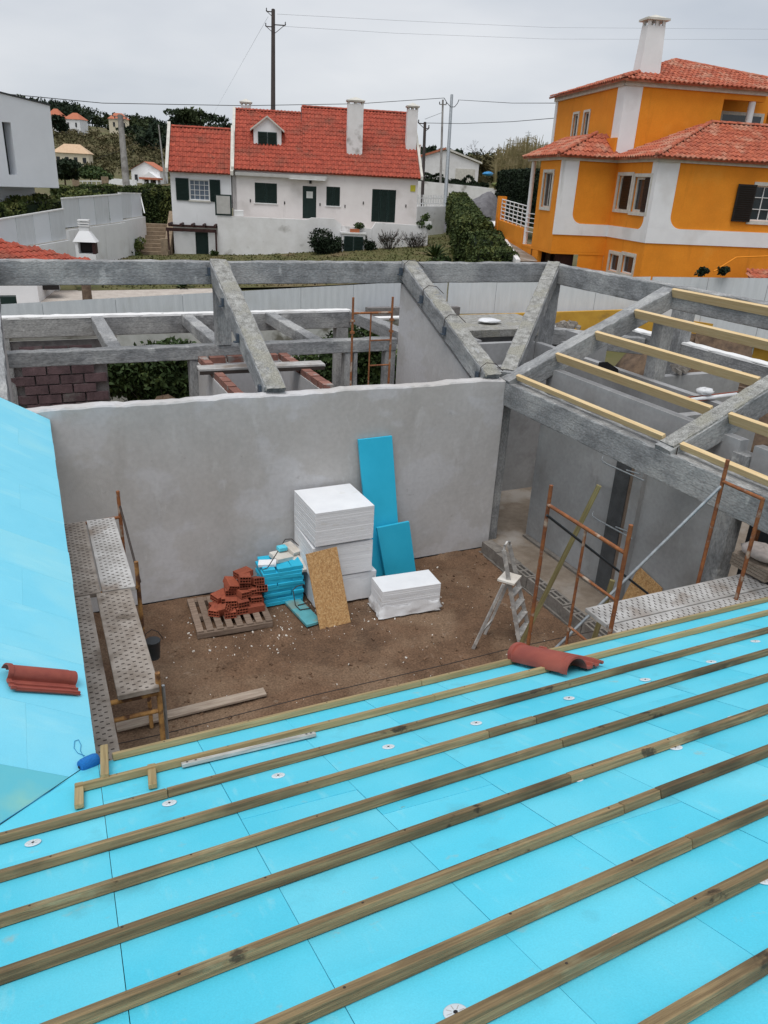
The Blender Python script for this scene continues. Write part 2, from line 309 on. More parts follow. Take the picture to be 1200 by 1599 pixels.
M['ochre'] = mat('ochre_render', (.60, .35, .055), (.48, .26, .04), 2, .9, .1, 50, c3=(.28, .16, .05), scale3=1.3, lo3=.56, hi3=.72)
M['shutter'] = mat('shutter_green', (.012, .030, .026), (.008, .022, .019), 5, .5)
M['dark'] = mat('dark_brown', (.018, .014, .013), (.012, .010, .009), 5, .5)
M['maroon'] = mat('maroon_wood', (.055, .022, .020), (.035, .014, .013), 5, .6)
M['fence_sheet'] = mat('fence_sheet', (.66, .69, .72), (.60, .63, .66), 2.2, .5, .05, 30, (4, 4, .5), c3=(.56, .58, .59), scale3=.9, lo3=.55, hi3=.75, layers=(((.42, .43, .42), 1.5, .62, .75, (3, 3, .3), .5),))
M['glass'] = mat('glass', (.03, .04, .05), (.02, .03, .04), 2, .08, spec=.6)
M['glass_pale'] = mat('glass_pale', (.18, .22, .28), (.10, .13, .18), 2, .1, spec=.6)
M['leaf'] = mat('leaf', (.052, .085, .024), (.022, .042, .012), 3.0, .7, spec=.25, c3=(.11, .14, .035), scale3=2.2, lo3=.56, hi3=.7)
M['leaf_light'] = mat('leaf_light', (.12, .15, .040), (.045, .07, .02), 3.5, .7, spec=.25, c3=(.18, .19, .06), scale3=2.4)
M['leaf_dark'] = mat('leaf_dark', (.020, .034, .015), (.009, .017, .009), 2.0, .75, spec=.2)
M['leaf_hedge'] = mat('leaf_hedge', (.062, .088, .024), (.024, .042, .012), 2.6, .7, spec=.25, c3=(.12, .14, .04), scale3=1.3)
M['pine_leaf'] = mat('pine_leaf', (.030, .046, .028), (.014, .024, .016), .08, .8, spec=.1, c3=(.05, .066, .030), scale3=.05, world=True)
M['scrub'] = mat('scrub', (.12, .105, .055), (.075, .075, .036), .12, .9, spec=.1, c3=(.17, .14, .08), scale3=.06, world=True)
M['reed'] = mat('reed', (.24, .19, .095), (.13, .12, .05), 1.5, .9, c3=(.30, .25, .14), scale3=1.2)
M['bark'] = mat('bark', (.16, .115, .08), (.09, .062, .045), 8, .95, .6, 40)
M['twig'] = mat('twig', (.10, .085, .075), (.06, .05, .045), 8, .95)
M['pole'] = mat('pole', (.30, .29, .275), (.21, .20, .19), 3, .85, c3=(.16, .15, .14), scale3=1)
M['pole_wood'] = mat('pole_wood', (.060, .048, .045), (.04, .033, .031), 3, .85)
M['cable'] = mat('cable', (.03, .032, .036), None, 3, .7)
M['stone_step'] = mat('stone_step', (.34, .26, .18), (.22, .165, .115), 5, .95, .4, 30)
M['gravel'] = mat('gravel', (.20, .195, .205), (.13, .125, .135), 3, .95, .8, 20)
M['pot'] = mat('pot', (.45, .145, .065), None, 5, .8)
M['string'] = mat('string_blue', (.015, .20, .58), (.008, .13, .44), 60, .6, .5, 200, (1, 1, 8))
M['string_light'] = mat('string_pale', (.02, .25, .5), None, 10, .6)
M['washer'] = mat('washer', (.66, .72, .76), (.60, .66, .70), 6, .5)
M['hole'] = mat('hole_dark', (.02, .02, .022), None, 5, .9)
M['pink_rag'] = mat('cement_bag', (.55, .48, .45), (.36, .32, .30), 6, .8)
M['rebar'] = mat('rebar', (.055, .042, .036), None, 10, .7)
M['blue_barrel'] = mat('blue_tarp', (.04, .26, .55), None, 3, .6)
M['debris'] = mat('debris', (.17, .115, .075), (.08, .055, .04), 4, .95, .6, 20)
M['yellow_sign'] = mat('yellow_sign', (.55, .50, .05), None, 3, .6)
M['paper'] = mat('paper', (.75, .77, .74), None, 3, .7)
M['awning'] = mat('awning', (.50, .49, .47), (.42, .41, .39), 3, .7)
M['floor_tile'] = mat('paving', (.50, .45, .40), (.40, .35, .31), 3, .85)

# ------------------------------------------------------------------ terrain
RK = [0, 21, 26, 35, 47, 70, 100, 220, 300, 456, 560, 700, 4000]
HL = [-.1, -.1, .4, 1.1, 1.2, 1.5, 1.0, .8, 7, 24, 30, 28, 15]
HM = [-.1, -.1, .4, 1.1, 1.4, 1.8, 1.5, 1.2, 6, 16, 22, 20, 15]
HR = [-.1, -.1, .4, 1.1, 2.0, 2.9, 6.0, 7, 8, 9, 10, 10, 8]
def H(x, y):
    r = math.hypot(x, y); az = math.degrees(math.atan2(x, y))
    a, b, c = (float(np.interp(r, RK, k)) for k in (HL, HM, HR))
    if az <= 16: t = min(max((az - 5) / 11, 0), 1) if az > -90 else 0; h = a + (b - a) * t
    else: t = min(max((az - 16) / 14, 0), 1); h = b + (c - b) * t
    return h
def terrain():
    rr = [0.0] + list(np.geomspace(3, 22, 8)) + list(np.linspace(24, 110, 36)) + list(np.geomspace(116, 4000, 46))
    na = 180; V = [(0, 0, -.1)]; F = []
    for r in rr[1:]:
        for k in range(na):
            a = 2 * math.pi * k / na; x, y = r * math.sin(a), r * math.cos(a)
            n = 0 if r < 60 else (math.sin(x * .031 + 1.3) * math.cos(y * .027) + .5 * math.sin(x * .08) * math.sin(y * .071)) * min(1.6, r / 150)
            V.append((x, y, H(x, y) + n * .8))
    for k in range(na): F.append((0, 1 + (k + 1) % na, 1 + k))
    for j in range(len(rr) - 2):
        for k in range(na):
            a, b = 1 + j * na + k, 1 + j * na + (k + 1) % na; F.append((a, b, b + na, a + na))
    me = bpy.data.meshes.new('ground'); me.from_pydata(V, [], F); me.update()
    for p in me.polygons: p.use_smooth = True
    o = link('ground', me, M['grass']); struct(o); return fixn(o)
M['grass'] = mat('grass', (.085, .095, .034), (.13, .112, .052), .35, .95, .6, 6, c3=(.16, .125, .075), scale3=.10, world=True, lo3=.5, hi3=.66, detail=8)
M['lawn'] = mat('lawn', (.075, .085, .026), (.13, .115, .048), 1.3, .95, .8, 30, c3=(.15, .115, .06), scale3=.45, world=True, lo3=.55, hi3=.7, detail=9)
M['field'] = mat('field', (.075, .12, .03), (.12, .13, .05), .08, .95, world=True)
terrain()
def sheet(name, x0, x1, y0, y1, m, zf, step=.12):
    nx, ny = int((x1 - x0) / step) + 1, int((y1 - y0) / step) + 1; V = []; F = []
    for j in range(ny + 1):
        for i in range(nx + 1):
            x, y = x0 + (x1 - x0) * i / nx, y0 + (y1 - y0) * j / ny; V.append((x, y, zf(x, y)))
    for j in range(ny):
        for i in range(nx): a = j * (nx + 1) + i; F.append((a, a + 1, a + nx + 2, a + nx + 1))
    me = bpy.data.meshes.new(name); me.from_pydata(V, [], F); me.update()
    for p in me.polygons: p.use_smooth = True
    return struct(link(name, me, m))
def soil_z(x, y):
    return .012 * math.sin(3.1 * x + 1.7 * y) * math.sin(2.3 * y - x) + .008 * math.sin(7 * x) * math.cos(6 * y + 1) + .022 * max(0, (y - 9.2)) + random.gauss(0, .004)
sheet('courtyard_soil', -.2, 6.95, 1.0, 10.02, M['soil'], soil_z, .07)
sheet('site_soil', -2.5, 16, 10.0, 20.9, M['soil'], lambda x, y: -.03 + .03 * math.sin(x * 1.3) * math.sin(y * 1.1), .4)
# crumbs of white insulation and stones scattered on the soil
cr = MB()
for k in range(480):
    if k % 3: cx_, cy_ = random.gauss(2.9, 1.0), random.gauss(8.9, .45)
    else: cx_, cy_ = random.uniform(.9, 6.5), random.uniform(5.2, 9.8)
    if not (.8 < cx_ < 6.6 and 5 < cy_ < 9.9): continue
    s_ = random.choice((.004, .004, .005, .006, .007, .009, .014)) * random.uniform(.7, 1.2); z_ = soil_z(cx_, cy_)
    a_ = random.uniform(0, 3.1)
    cr.obox((cx_, cy_, z_ + s_ * .4), (math.cos(a_) * s_, math.sin(a_) * s_, s_ * .2), (-math.sin(a_) * s_ * .6, math.cos(a_) * s_ * .6, 0), (0, 0, s_ * .5))
o = cr.build('insulation_crumbs', M['eps_dirty']); stuff(o); tag(o, 'tiny white insulation crumbs scattered over the brown courtyard soil', 'crumbs')
cr = MB()
for k in range(1600):
    cx_, cy_ = random.uniform(.4, 6.7), random.uniform(4.6, 9.95)
    s_ = random.choice((.005, .007, .009, .012, .02)) * random.uniform(.7, 1.2); a_ = random.uniform(0, 3.1)
    cr.obox((cx_, cy_, soil_z(cx_, cy_) + s_ * .25), (math.cos(a_) * s_, math.sin(a_) * s_, s_ * .3), (-math.sin(a_) * s_ * .7, math.cos(a_) * s_ * .7, s_ * .1), (0, 0, s_ * .5))
o = cr.build('soil_clods', M['soil']); stuff(o); tag(o, 'brown clods and pebbles lying over the courtyard soil', 'clods')

# ------------------------------------------------------------------ the unfinished house: concrete frame
HOUSE = thing('unfinished_house', 'unfinished concrete house with grey walls, sloping rafters and a blue insulated roof around a courtyard', 'house', (0, 10, 0))
def wall(name, poly, vec, m, parent=HOUSE): return fixn(MB().prism(poly, vec).build(name, m, parent))
def rough_wall(name, x0, x1, y0, y1, z0, z1, m, top=None):
    """rendered wall along X with an uneven top"""
    n = int((x1 - x0) / .09); V = []; F = []
    for i in range(n + 1):
        x = x0 + (x1 - x0) * i / n; e = random.gauss(0, .003) + .010 * math.sin(x * 3.3) + .005 * math.sin(x * 11); e2 = e + random.gauss(0, .004)
        V += [(x, y0, z0), (x, y0, z1 + e - .02), (x, y0 + .02, z1 + e + random.gauss(0, .006)), (x, (y0 + y1) / 2, z1 + e2 + .006 + random.gauss(0, .005)), (x, y1 - .02, z1 + e2), (x, y1, z1 + e2 - .025), (x, y1, z0)]
    for i in range(n):
        for k in range(6): a = i * 7 + k; F.append((a, a + 7, a + 8, a + 1))
    F.append(tuple(range(7))); F.append(tuple(range(n * 7, n * 7 + 7)))
    me = bpy.data.meshes.new(name); me.from_pydata(V, [], F); me.update()
    return fixn(link(name, me, m, HOUSE))
CO, PL, PG = M['concrete'], M['plaster'], M['plaster_grey']
rough_wall('courtyard_wall', -.62, 6.86, 10.0, 10.22, -.15, 3.0, PL)
# dark damp footing strip at the foot of the courtyard wall
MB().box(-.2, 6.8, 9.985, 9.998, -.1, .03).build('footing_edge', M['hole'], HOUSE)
# gable walls standing under the rafters (along Y)
def gable(name, x0, x1, m=PL):
    return wall(name, [(x0, 10.22, -.1), (x0, 13.4, -.1), (x0, 13.4, 4.07), (x0, 10.22, 2.74)], (x1 - x0, 0, 0), m)
gable('gable_wall', 6.54, 6.78); gable('gable_wall', -.62, -.38)
# ridge beams
rough_beam('ridge_beam', (-4, 13.475, 4.255), (2.95, 13.475, 4.255), .25, .37, CO, HOUSE)
rough_beam('ridge_beam', (2.96, 13.475, 4.255), (6.6, 13.475, 4.255), .25, .37, CO, HOUSE)
rough_beam('ridge_beam', (6.61, 13.475, 4.257), (10.2, 13.475, 4.257), .25, .37, CO, HOUSE)
rough_beam('ridge_beam', (10.08, 13.34, 4.25), (10.08, -1, 4.25), .25, .37, CO, HOUSE)
def rafter(x0, x1):                                       # slopes from ridge down to the courtyard wall
    sl_ = (4.46 - 3.06) / (13.35 - 10.05); hh = .30
    p = np.array([(x0 + x1) / 2, 10.15, 3.05 - .145 + sl_ * .13]); q = np.array([(x0 + x1) / 2, 13.36, 3.05 - .145 + sl_ * 3.34])
    return rough_beam('rafter', p, q, x1 - x0, hh, CO, HOUSE, jit=.009)
RF = [rafter(2.89, 3.2), rafter(6.49, 6.8), rafter(-.66, -.35)]
def top_strip(p, q, w, up, m=M['concrete_top']):          # rough mortar cast on top of sloped members
    n = 60; V = []; F = []; p, q = np.asarray(p), np.asarray(q); d = unit(q - p); s_ = unit(np.cross(d, up)); u_ = np.cross(s_, d)
    for i in range(n + 1):
        c = p + (q - p) * i / n
        for k, t in enumerate((-1, -.93, -.5, 0, .5, .93, 1)):
            V.append(c + s_ * t * w / 2 + u_ * ((0.004 if abs(t) < 1 else -.03) + (random.gauss(.010, .004) if abs(t) < 1 else 0)))
    for i in range(n):
        for k in range(6): a = i * 7 + k; F.append((a, a + 1, a + 8, a + 7))
    me = bpy.data.meshes.new('mortar_topping'); me.from_pydata([tuple(map(float, v)) for v in V], [], F); me.update()
    return link('mortar_topping', me, m, HOUSE)
for xc in (3.045, 6.645):
    top_strip((xc, 10.04, 3.075), (xc, 13.34, 3.075 + .4242 * 3.3), .29, np.array((0, -.39, .92)))
# valley rafter from the inner corner up to the meeting of the ridges
rough_beam('valley_rafter', (6.98, 10.18, 2.93), (10.0, 13.36, 4.30), .28, .30, CO, HOUSE, jit=.009)
top_strip((7.0, 10.2, 3.10), (9.98, 13.34, 4.47), .26, unit((-.3, -.3, .92)))
# rafters of the right wing (along X)
for yc in (10.03, 6.50, 2.95):
    rough_beam('rafter', (6.9, yc, 2.86), (10.02, yc, 4.26), .27, .31, CO, HOUSE, jit=.007)
    if yc < 9: top_strip((6.9, yc, 3.035), (10.0, yc, 4.435), .25, unit((-.42, 0, .92)))
# courtyard edge beam of the right wing
rough_beam('edge_beam', (6.98, 10.3, 2.765), (6.98, -1.0, 2.765), .27, .38, CO, HOUSE, jit=.007)
# pine purlins and their steel shoes
k_ = (4.44 - 3.0) / (10.1 - 6.85)
for (ya, yb) in ((9.885, 6.645), (6.355, 3.09)):
    for xp in (6.99, 7.71, 8.44, 9.19, 9.93):
        zt = 3.0 + k_ * (xp - 6.85) + .045; up = unit((-k_, 0, 1))
        w_, h_ = (.055, .145) if xp > 7 else (.06, .09)
        c = np.array([xp, 0, zt - h_ / 2])
        bar_obj('purlin', (c[0], ya + random.uniform(-.01, .01), c[2]), (c[0], yb, c[2] + random.uniform(-.006, .006)), w_, h_, M['pine'], HOUSE, up=up)
for (x, y) in ((2.885, 0), (6.485, 1)):
    for t in (.97, .70, .42, .06):
        yy = 10.05 + 3.3 * t; zz = 2.94 + .4242 * 3.3 * t
        MB().box(x - .035, x, yy - .02, yy + .07, zz - .07, zz + .06).box(x - .075, x - .03, yy - .02, yy + .07, zz - .07, zz - .055).build('purlin_shoe', M['zinc_clip'], HOUSE)
for t in (.95, .70, .44, .05):                             # bent tie wires over the second rafter
    yy = 10.05 + 3.3 * t; zz = 2.95 + .4242 * 3.3 * t
    pts = [(6.47, yy, zz), (6.47, yy - .03, zz + .16), (6.55, yy - .05, zz + .23), (6.70, yy - .08, zz + .22), (6.83, yy - .13, zz + .10)]
    MB().path(pts, .006, 5).build('tie_wire', M['rebar'], HOUSE)
# tie beam under the ridge, outer beam and cross beams of the far wing
rough_beam('tie_beam', (-.5, 13.52, 2.90), (6.52, 13.52, 2.90), .24, .24, CO, HOUSE)
rough_beam('outer_beam', (-.9, 16.97, 2.80), (6.95, 16.97, 2.80), .25, .40, CO, HOUSE)
top_strip((-.9, 16.97, 3.0), (6.95, 16.97, 3.0), .26, (0, 0, 1), M['white_stain'])
for xc in (1.29, 3.12, 4.98): rough_beam('cross_beam', (xc, 13.66, 2.885), (xc, 16.84, 2.885), .24, .23, CO, HOUSE)
rough_beam('cross_beam', (7.05, 13.7, 2.87), (7.05, 17.1, 2.87), .30, .26, CO, HOUSE)
for (x0, x1, y0, y1, z0, z1) in ((2.98, 3.24, 13.36, 13.58, 3.03, 4.06), (2.49, 2.68, 13.42, 13.62, -.1, 2.77), (5.44, 5.58, 13.42, 13.62, -.1, 2.77), (5.63, 5.71, 13.42, 13.62, -.1, 2.77),
                                 (9.95, 10.2, 13.3, 13.52, -.1, 4.05), (6.6, 6.9, 16.85, 17.1, -.1, 2.6), (-.6, -.4, 16.85, 17.1, -.1, 2.6), (6.30, 6.52, 13.42, 13.62, -.1, 2.78)):
    o = rough_beam('post', ((x0 + x1) / 2, (y0 + y1) / 2, z0), ((x0 + x1) / 2, (y0 + y1) / 2, z1), y1 - y0, x1 - x0, CO, HOUSE, up=(1, 0, 0), jit=.004)
# infill wall of purplish blocks in the far wing: each block is a piece
BW = MB().box(-.5, 1.40, 16.93, 17.05, -.1, 2.50).build('infill_wall', M['mortar'], HOUSE)
bme = MB().box(-.22, .22, -.06, .06, -.088, .088).mesh('block')
for r_ in range(12):
    for c_ in range(-1, 5):
        x = -.5 + (c_ + .5) * .47 + (.235 if r_ % 2 else 0)
        if x < -.35 or x > 1.25: continue
        o = bpy.data.objects.new('block', bme); COL.objects.link(o); o.parent = BW
        if not bme.materials: bme.materials.append(M['purple_block'])
        o.location = (x, 16.915 + random.uniform(-.008, .008), .12 + r_ * .2 + random.uniform(-.006, .006)); o.rotation_euler = (random.uniform(-.02, .02), 0, random.uniform(-.015, .015))
wall('weathered_sill', [(-.5, 17.35, 2.45), (1.7, 17.35, 2.45), (1.7, 17.55, 2.45), (-.5, 17.55, 2.45)], (0, 0, .10), M['stained_white'])
# brick-topped room inside the far wing
for (x0, x1, y0, y1) in ((2.62, 2.78, 10.24, 13.38), (4.08, 4.26, 10.9, 13.38), (2.79, 4.07, 13.2, 13.38)):
    W_ = MB().box(x0, x1, y0, y1, -.1, 2.74).build('partition_wall', PL, HOUSE)
    along_y = (y1 - y0) > (x1 - x0); L = (y1 - y0) if along_y else (x1 - x0); n = max(1, int(L / .29))
    bm_ = MB().box(-.135 if not along_y else -(x1-x0)/2+.012, .135 if not along_y else (x1-x0)/2-.012, -.135 if along_y else -(y1-y0)/2+.012, .135 if along_y else (y1-y0)/2-.012, 0, .105).mesh('brick')
    bm_.materials.append(M['brick_muted'])
    for i in range(n):
        o = bpy.data.objects.new('brick', bm_); COL.objects.link(o); o.parent = W_
        t = (i + .5) / n * L
        o.location = ((x0 + x1) / 2, y0 + t, 2.742 + random.uniform(-.004, .006)) if along_y else (x0 + t, (y0 + y1) / 2, 2.742)
        o.location = o.location - W_.location - HOUSE.location
        o.rotation_euler = (0, 0, random.uniform(-.02, .02))
# right wing: inner walls, floor, posts
wall('inner_wall', [(7.68, 6.1, -.1), (7.68, 10.05, -.1), (7.68, 10.05, 3.14), (7.68, 6.1, 3.14)], (.14, 0, 0), PG)
wall('inner_wall', [(7.83, 7.65, -.1), (9.9, 7.65, -.1), (9.9, 7.65, 2.95), (7.83, 7.65, 2.95)], (0, .15, 0), PG)
wall('inner_wall', [(9.75, 7.81, -.1), (9.75, 13.3, -.1), (9.75, 13.3, 2.85), (9.75, 7.81, 2.85)], (.15, 0, 0), PG)
wall('inner_wall', [(8.2, 13.3, -.1), (9.74, 13.3, -.1), (9.74, 13.3, 2.86), (8.2, 13.3, 2.86)], (0, .16, 0), PG)
wall('inner_wall', [(8.35, 13.47, -.1), (8.35, 15.2, -.1), (8.35, 15.2, 2.9), (8.35, 13.47, 2.9)], (.16, 0, 0), PG)
wall('inner_wall', [(10.22, 12.9, -.1), (11.2, 12.9, -.1), (11.2, 12.9, 2.9), (10.22, 12.9, 2.9)], (0, .16, 0), PG)
wall('inner_wall', [(11.2, 12.9, -.1), (11.2, 15.0, -.1), (11.2, 15.0, 2.9), (11.2, 12.9, 2.9)], (.16, 0, 0), PG)
wall('inner_wall', [(9.91, 10.2, -.1), (12.4, 10.2, -.1), (12.4, 10.2, 2.8), (9.91, 10.2, 2.8)], (0, .16, 0), PG)
wall('inner_wall', [(6.88, 10.24, -.1), (6.88, 13.2, -.1), (6.88, 13.2, 2.9), (6.88, 10.24, 2.9)], (.12, 0, 0), PG)
wall('corridor_wall', [(7.02, 12.0, -.1), (9.6, 12.0, -.1), (9.6, 12.0, 2.7), (7.02, 12.0, 2.7)], (0, .15, 0), PG)
wall('shade_black_wall', [(8.5, 3.0, -.1), (8.5, 6.3, -.1), (8.5, 6.3, 3.3), (8.5, 3.0, 3.3)], (.14, 0, 0), M['dark_metal'])  # wall added near black: the room's dark depth put into its colour
wall('lintel_wall', [(7.68, 3.0, 2.2), (7.68, 5.9, 2.2), (7.68, 5.9, 3.14), (7.68, 3.0, 3.14)], (.14, 0, 0), PG)
o = MB().box(6.9, 12.6, -1, 13.3, -.05, .10).build('floor_slab', M['slab'], HOUSE)
o = MB().box(8.4, 11.4, 14.6, 16.6, 2.72, 2.88).build('flat_slab', M['concrete_top'], HOUSE)
wall('slab_wall', [(8.4, 15.0, -.1), (11.3, 15.0, -.1), (11.3, 15.0, 2.71), (8.4, 15.0, 2.71)], (0, .2, 0), PG)
rough_beam('outer_beam', (12.62, 14.2, 2.80), (12.62, 4.5, 2.80), .26, .40, CO, HOUSE)
top_strip((12.62, 14.2, 3.0), (12.62, 4.5, 3.0), .27, (0, 0, 1), M['white_paint'])
rough_beam('outer_beam', (10.6, 14.9, 2.72), (12.5, 13.0, 2.72), .22, .36, CO, HOUSE)
for (x, y, s_) in ((6.98, 10.18, .2), (12.55, 12.1, .34), (10.02, 10.05, .26), (7.72, 6.02, .22)):
    rough_beam('post', (x, y, -.1), (x, y, 2.58 if x < 7.5 else 3.0 if x<8 else 3.9), s_, s_, CO, HOUSE, up=(1, 0, 0), jit=.004)
for (px, py, w_, h_) in ((950, 575, .30, .11),):
    c_ = at_x(px, py, 9.745); MB().prism([(9.742, c_[1] - w_, c_[2] - h_ * .6), (9.742, c_[1] + w_, c_[2] - h_), (9.742, c_[1] + w_ * .9, c_[2] + h_ * .5), (9.742, c_[1] + .05, c_[2] + h_), (9.742, c_[1] - w_ * .9, c_[2] + h_ * .4)], (.004, 0, 0)).build('wall_chase', M['hole'], HOUSE)
# recess, timber form and steel clamps in the inner wall facing the courtyard
MB().box(7.60, 7.677, 7.72, 8.02, .1, 2.6).build('column_form', M['form_panel'], HOUSE)
bar_obj('form_plank', (7.63, 7.70, .1), (7.63, 7.70, 2.55), .03, .10, M['old_wood'], HOUSE, up=(0, 1, 0))
MB().box(7.60, 7.679, 7.46, 7.64, .1, 2.55).build('column_face', PG, HOUSE)
for z in (2.15, 1.25):
    m_ = MB().tube((7.50, 8.2, z), (7.52, 7.35, z + .02), .012, 6); m_.path([(7.50, 8.1, z), (7.45, 8.18, z + .05), (7.5, 8.22, z + .09)], .008, 5); m_.tube((7.55, 7.75, z + .03), (7.56, 7.5, z + .06), .012, 6)
    m_.build('form_clamp', M['galv'], HOUSE)
# hollow concrete blocks along the courtyard edge of the right wing: a row of pieces
KB = MB().box(6.60, 6.86, 6.4, 9.88, -.1, .02).build('block_footing', M['block'], HOUSE)
blk = MB()
for (a, b) in ((-.22, -.185), (-.02, .02), (.185, .22)): blk.box(-.1, .1, a, b, 0, .19)
for (a, b) in ((-.1, -.065), (-.016, .016), (.065, .1)):
    blk.box(a, b, -.184, -.021, 0, .189); blk.box(a, b, .021, .184, 0, .189)
bme = blk.mesh('hollow_block'); bme.materials.append(M['block'])
solid = MB().box(-.1, .1, -.22, .22, 0, .19).mesh('block'); solid.materials.append(M['block'])
for i in range(7):
    o = bpy.data.objects.new('hollow_block' if i > 1 else 'block', bme if i > 1 else solid); COL.objects.link(o); o.parent = KB
    o.location = (6.73 + random.uniform(-.015, .015), 9.63 - i * .46, .022 + random.uniform(-.005, .01))
    o.rotation_euler = (0, 0, random.uniform(-.03, .03))
MB().box(7.58, 7.67, 3.6, 10.0, .1, .14).build('floor_skirting', M['block'], HOUSE)
# starter bars standing out of the edge beam
for (y, h_) in ((6.62, .07), (6.55, .09), (6.38, .06), (6.34, .08)): MB().tube((6.92, y, 2.9), (6.92, y, 2.97 + h_), .007, 6).build('starter_bar', M['rebar'], HOUSE)

# ------------------------------------------------------------------ near roof: deck, insulation boards, battens, washers
N1 = unit((.02706371, .37959721, .92475592)); HN = 1.45
O1 = EYE - N1 * HN
U1 = unit((.01404882, .92485897, -.38005067)); U1 = unit(U1 - N1 * (U1 @ N1))
E1 = unit(np.cross(U1, N1))
V1 = unit((.99648653, .06310516, -.0550666)); V1 = unit(V1 - N1 * (V1 @ N1)); Q1 = np.cross(N1, V1)
if Q1 @ U1 < 0: Q1 = -Q1
def np_(px, py, off=0.0): return at_pl(px, py, O1 + N1 * off, N1)
EAVE = np_(171, 1188)
VAL_A, VAL_B = np_(152, 1184), np_(0, 1288)
val_d = unit(VAL_A - VAL_B)
def clip(poly, p, nrm):                                    # keep the side where (x-p).nrm >= 0
    out = []
    for i in range(len(poly)):
        a, b = poly[i], poly[(i + 1) % len(poly)]; da, db = (a - p) @ nrm, (b - p) @ nrm
        if da >= 0: out.append(a)
        if da * db < 0: out.append(a + (b - a) * (da / (da - db)))
    return out
def board(name, poly, n, th, m, parent, lift=0.0):
    if len(poly) < 3: return None
    c = sum(poly) / len(poly)
    return fixn(MB().prism([p + n * lift for p in poly], -n * th).build(name, m, parent))
ROOF = fixn(MB().prism([O1 + E1 * a + U1 * w - N1 * .065 for a, w in ((-3, .2), (9.5, .2), (9.5, 4.2), (.4, 4.2))], -N1 * .16).build('roof_deck', CO, HOUSE))
vn = np.cross(val_d, N1); vn = vn if vn @ V1 > 0 else -vn
en = -Q1
PW, PL_ = .551, 1.22
a0 = (np_(158, 1225) - O1) @ E1
row_off = {}
for i in range(-5, 16):
    off = [0.0, .62, .31, .93, .15, .78][i % 6]
    for j in range(-1, 5):
        al, ar = a0 + i * PW, a0 + (i + 1) * PW; w0, w1 = .25 + off - 1.22 + j * PL_, .25 + off - 1.22 + (j + 1) * PL_
        g = .0013
        poly = [O1 + E1 * a + U1 * w for a, w in ((al + g, w0 + g * .5), (ar - g, w0 + g * .5), (ar - g, w1 - g * .5), (al + g, w1 - g * .5))]
        poly = clip(poly, EAVE, en); poly = clip(poly, O1 + U1 * .2, U1) if poly else poly
        if len(poly) >= 3: poly = clip(poly, VAL_A + vn * .003, vn)
        if len(poly) >= 3:
            ar_ = sum(np.linalg.norm(np.cross(poly[k] - poly[0], poly[k + 1] - poly[0])) for k in range(1, len(poly) - 1))
            if ar_ < .004: continue
            board('insulation_board', poly, N1, .058, M['xps'], ROOF, random.uniform(-.0015, .0015))
ME = (EAVE - O1) @ Q1
BH, BWD = .038, .037
joints = {0: [657], 1: [677], 2: [], 3: [761, 835], 4: [876], 5: [888], 6: [970, 1028], 7: [1075], 8: [], 9: []}
ypx = [1105, 1130.5, 1169.6, 1217.5, 1274.6, 1344.6, 1438, 1563, 1701, 1905]
for b in range(10):
    q = (np_(500, ypx[b], BH) - O1) @ Q1 + .003
    if b == 0: q = ME - BWD / 2
    base = O1 + Q1 * q + N1 * (BH / 2 + .004)
    def vpos(x, b=b): return (np_(x, ypx[b] + (500 - x) * .29) - O1) @ V1
    vs = []
    start = {0: (np_(172, 1180) - O1) @ V1, 1: (np_(112, 1222) - O1) @ V1}.get(b, None)
    if start is None:                                       # begins at the valley
        t = ((VAL_A - base) @ vn) / (V1 @ vn); start = max(t + .03, -1.6)
    cuts = [start]
    for jx in joints[b]:
        # solve pixel column on this batten line
        lo_, hi_ = -2.0, 9.0
        for _ in range(40):
            mid = (lo_ + hi_) / 2; P = base + V1 * mid; c = ROT.T @ (P - EYE); sx = c[0] / c[2] * FPX + CX
            if c[2] < .1 or sx < jx: lo_ = mid
            else: hi_ = mid
        cuts.append((lo_ + hi_) / 2)
    if b == 2: cuts.append((np_(254, 1233) - O1) @ V1)
    cuts = sorted(cuts) + [8.8]
    if not joints[b]: cuts.insert(-1, cuts[-2] + 4.6)
    for k, (va, vb) in enumerate(zip(cuts[:-1], cuts[1:])):
        s1, s2 = random.uniform(-.004, .004), random.uniform(-.004, .004); w_ = BWD * random.uniform(.94, 1.05)
        bar_obj('batten', base + V1 * (va + .002) + Q1 * s1, base + V1 * (vb - .002) + Q1 * s2, w_, BH, M['batten_fresh'] if b in (0, 1) else M['batten'], ROOF, up=N1, bev=.002)
        sc_ = MB(); tt = va + random.uniform(.1, .3)
        while tt < vb - .05:
            c_ = base + V1 * tt + Q1 * random.uniform(-.006, .006) + N1 * (BH / 2 + .0004); sc_.tube(c_, c_ + N1 * .0012, .0045, 7); tt += random.uniform(.5, .62)
        if sc_.v: stuff(sc_.build('batten_screws', M['rebar'], ROOF))
def slope_piece(xa, ya, xb, yb, lift):
    p, q_ = np_(xa, ya, lift), np_(xb, yb, lift); bar_obj('batten_offcut', p, q_, .042, .026, M['batten_fresh'], ROOF, up=N1)
slope_piece(163, 1166, 164, 1212, .052); slope_piece(237, 1196, 239, 1228, .02); slope_piece(124, 1225, 124, 1259, .02)
wash = MB(); n = 20
V = [(0, 0, .004)]; 
wm = MB().lathe((0, 0, 0), [(.034, .0004), (.034, .0024), (.031, .0034), (.012, .0028)], 22).mesh('washer'); wm.materials.append(M['washer'])
hm = MB().lathe((0, 0, 0), [(.0065, .0028), (.0065, .0044), (.004, .0044)], 8).mesh('screw'); hm.materials.append(M['hole'])
sp = MB()
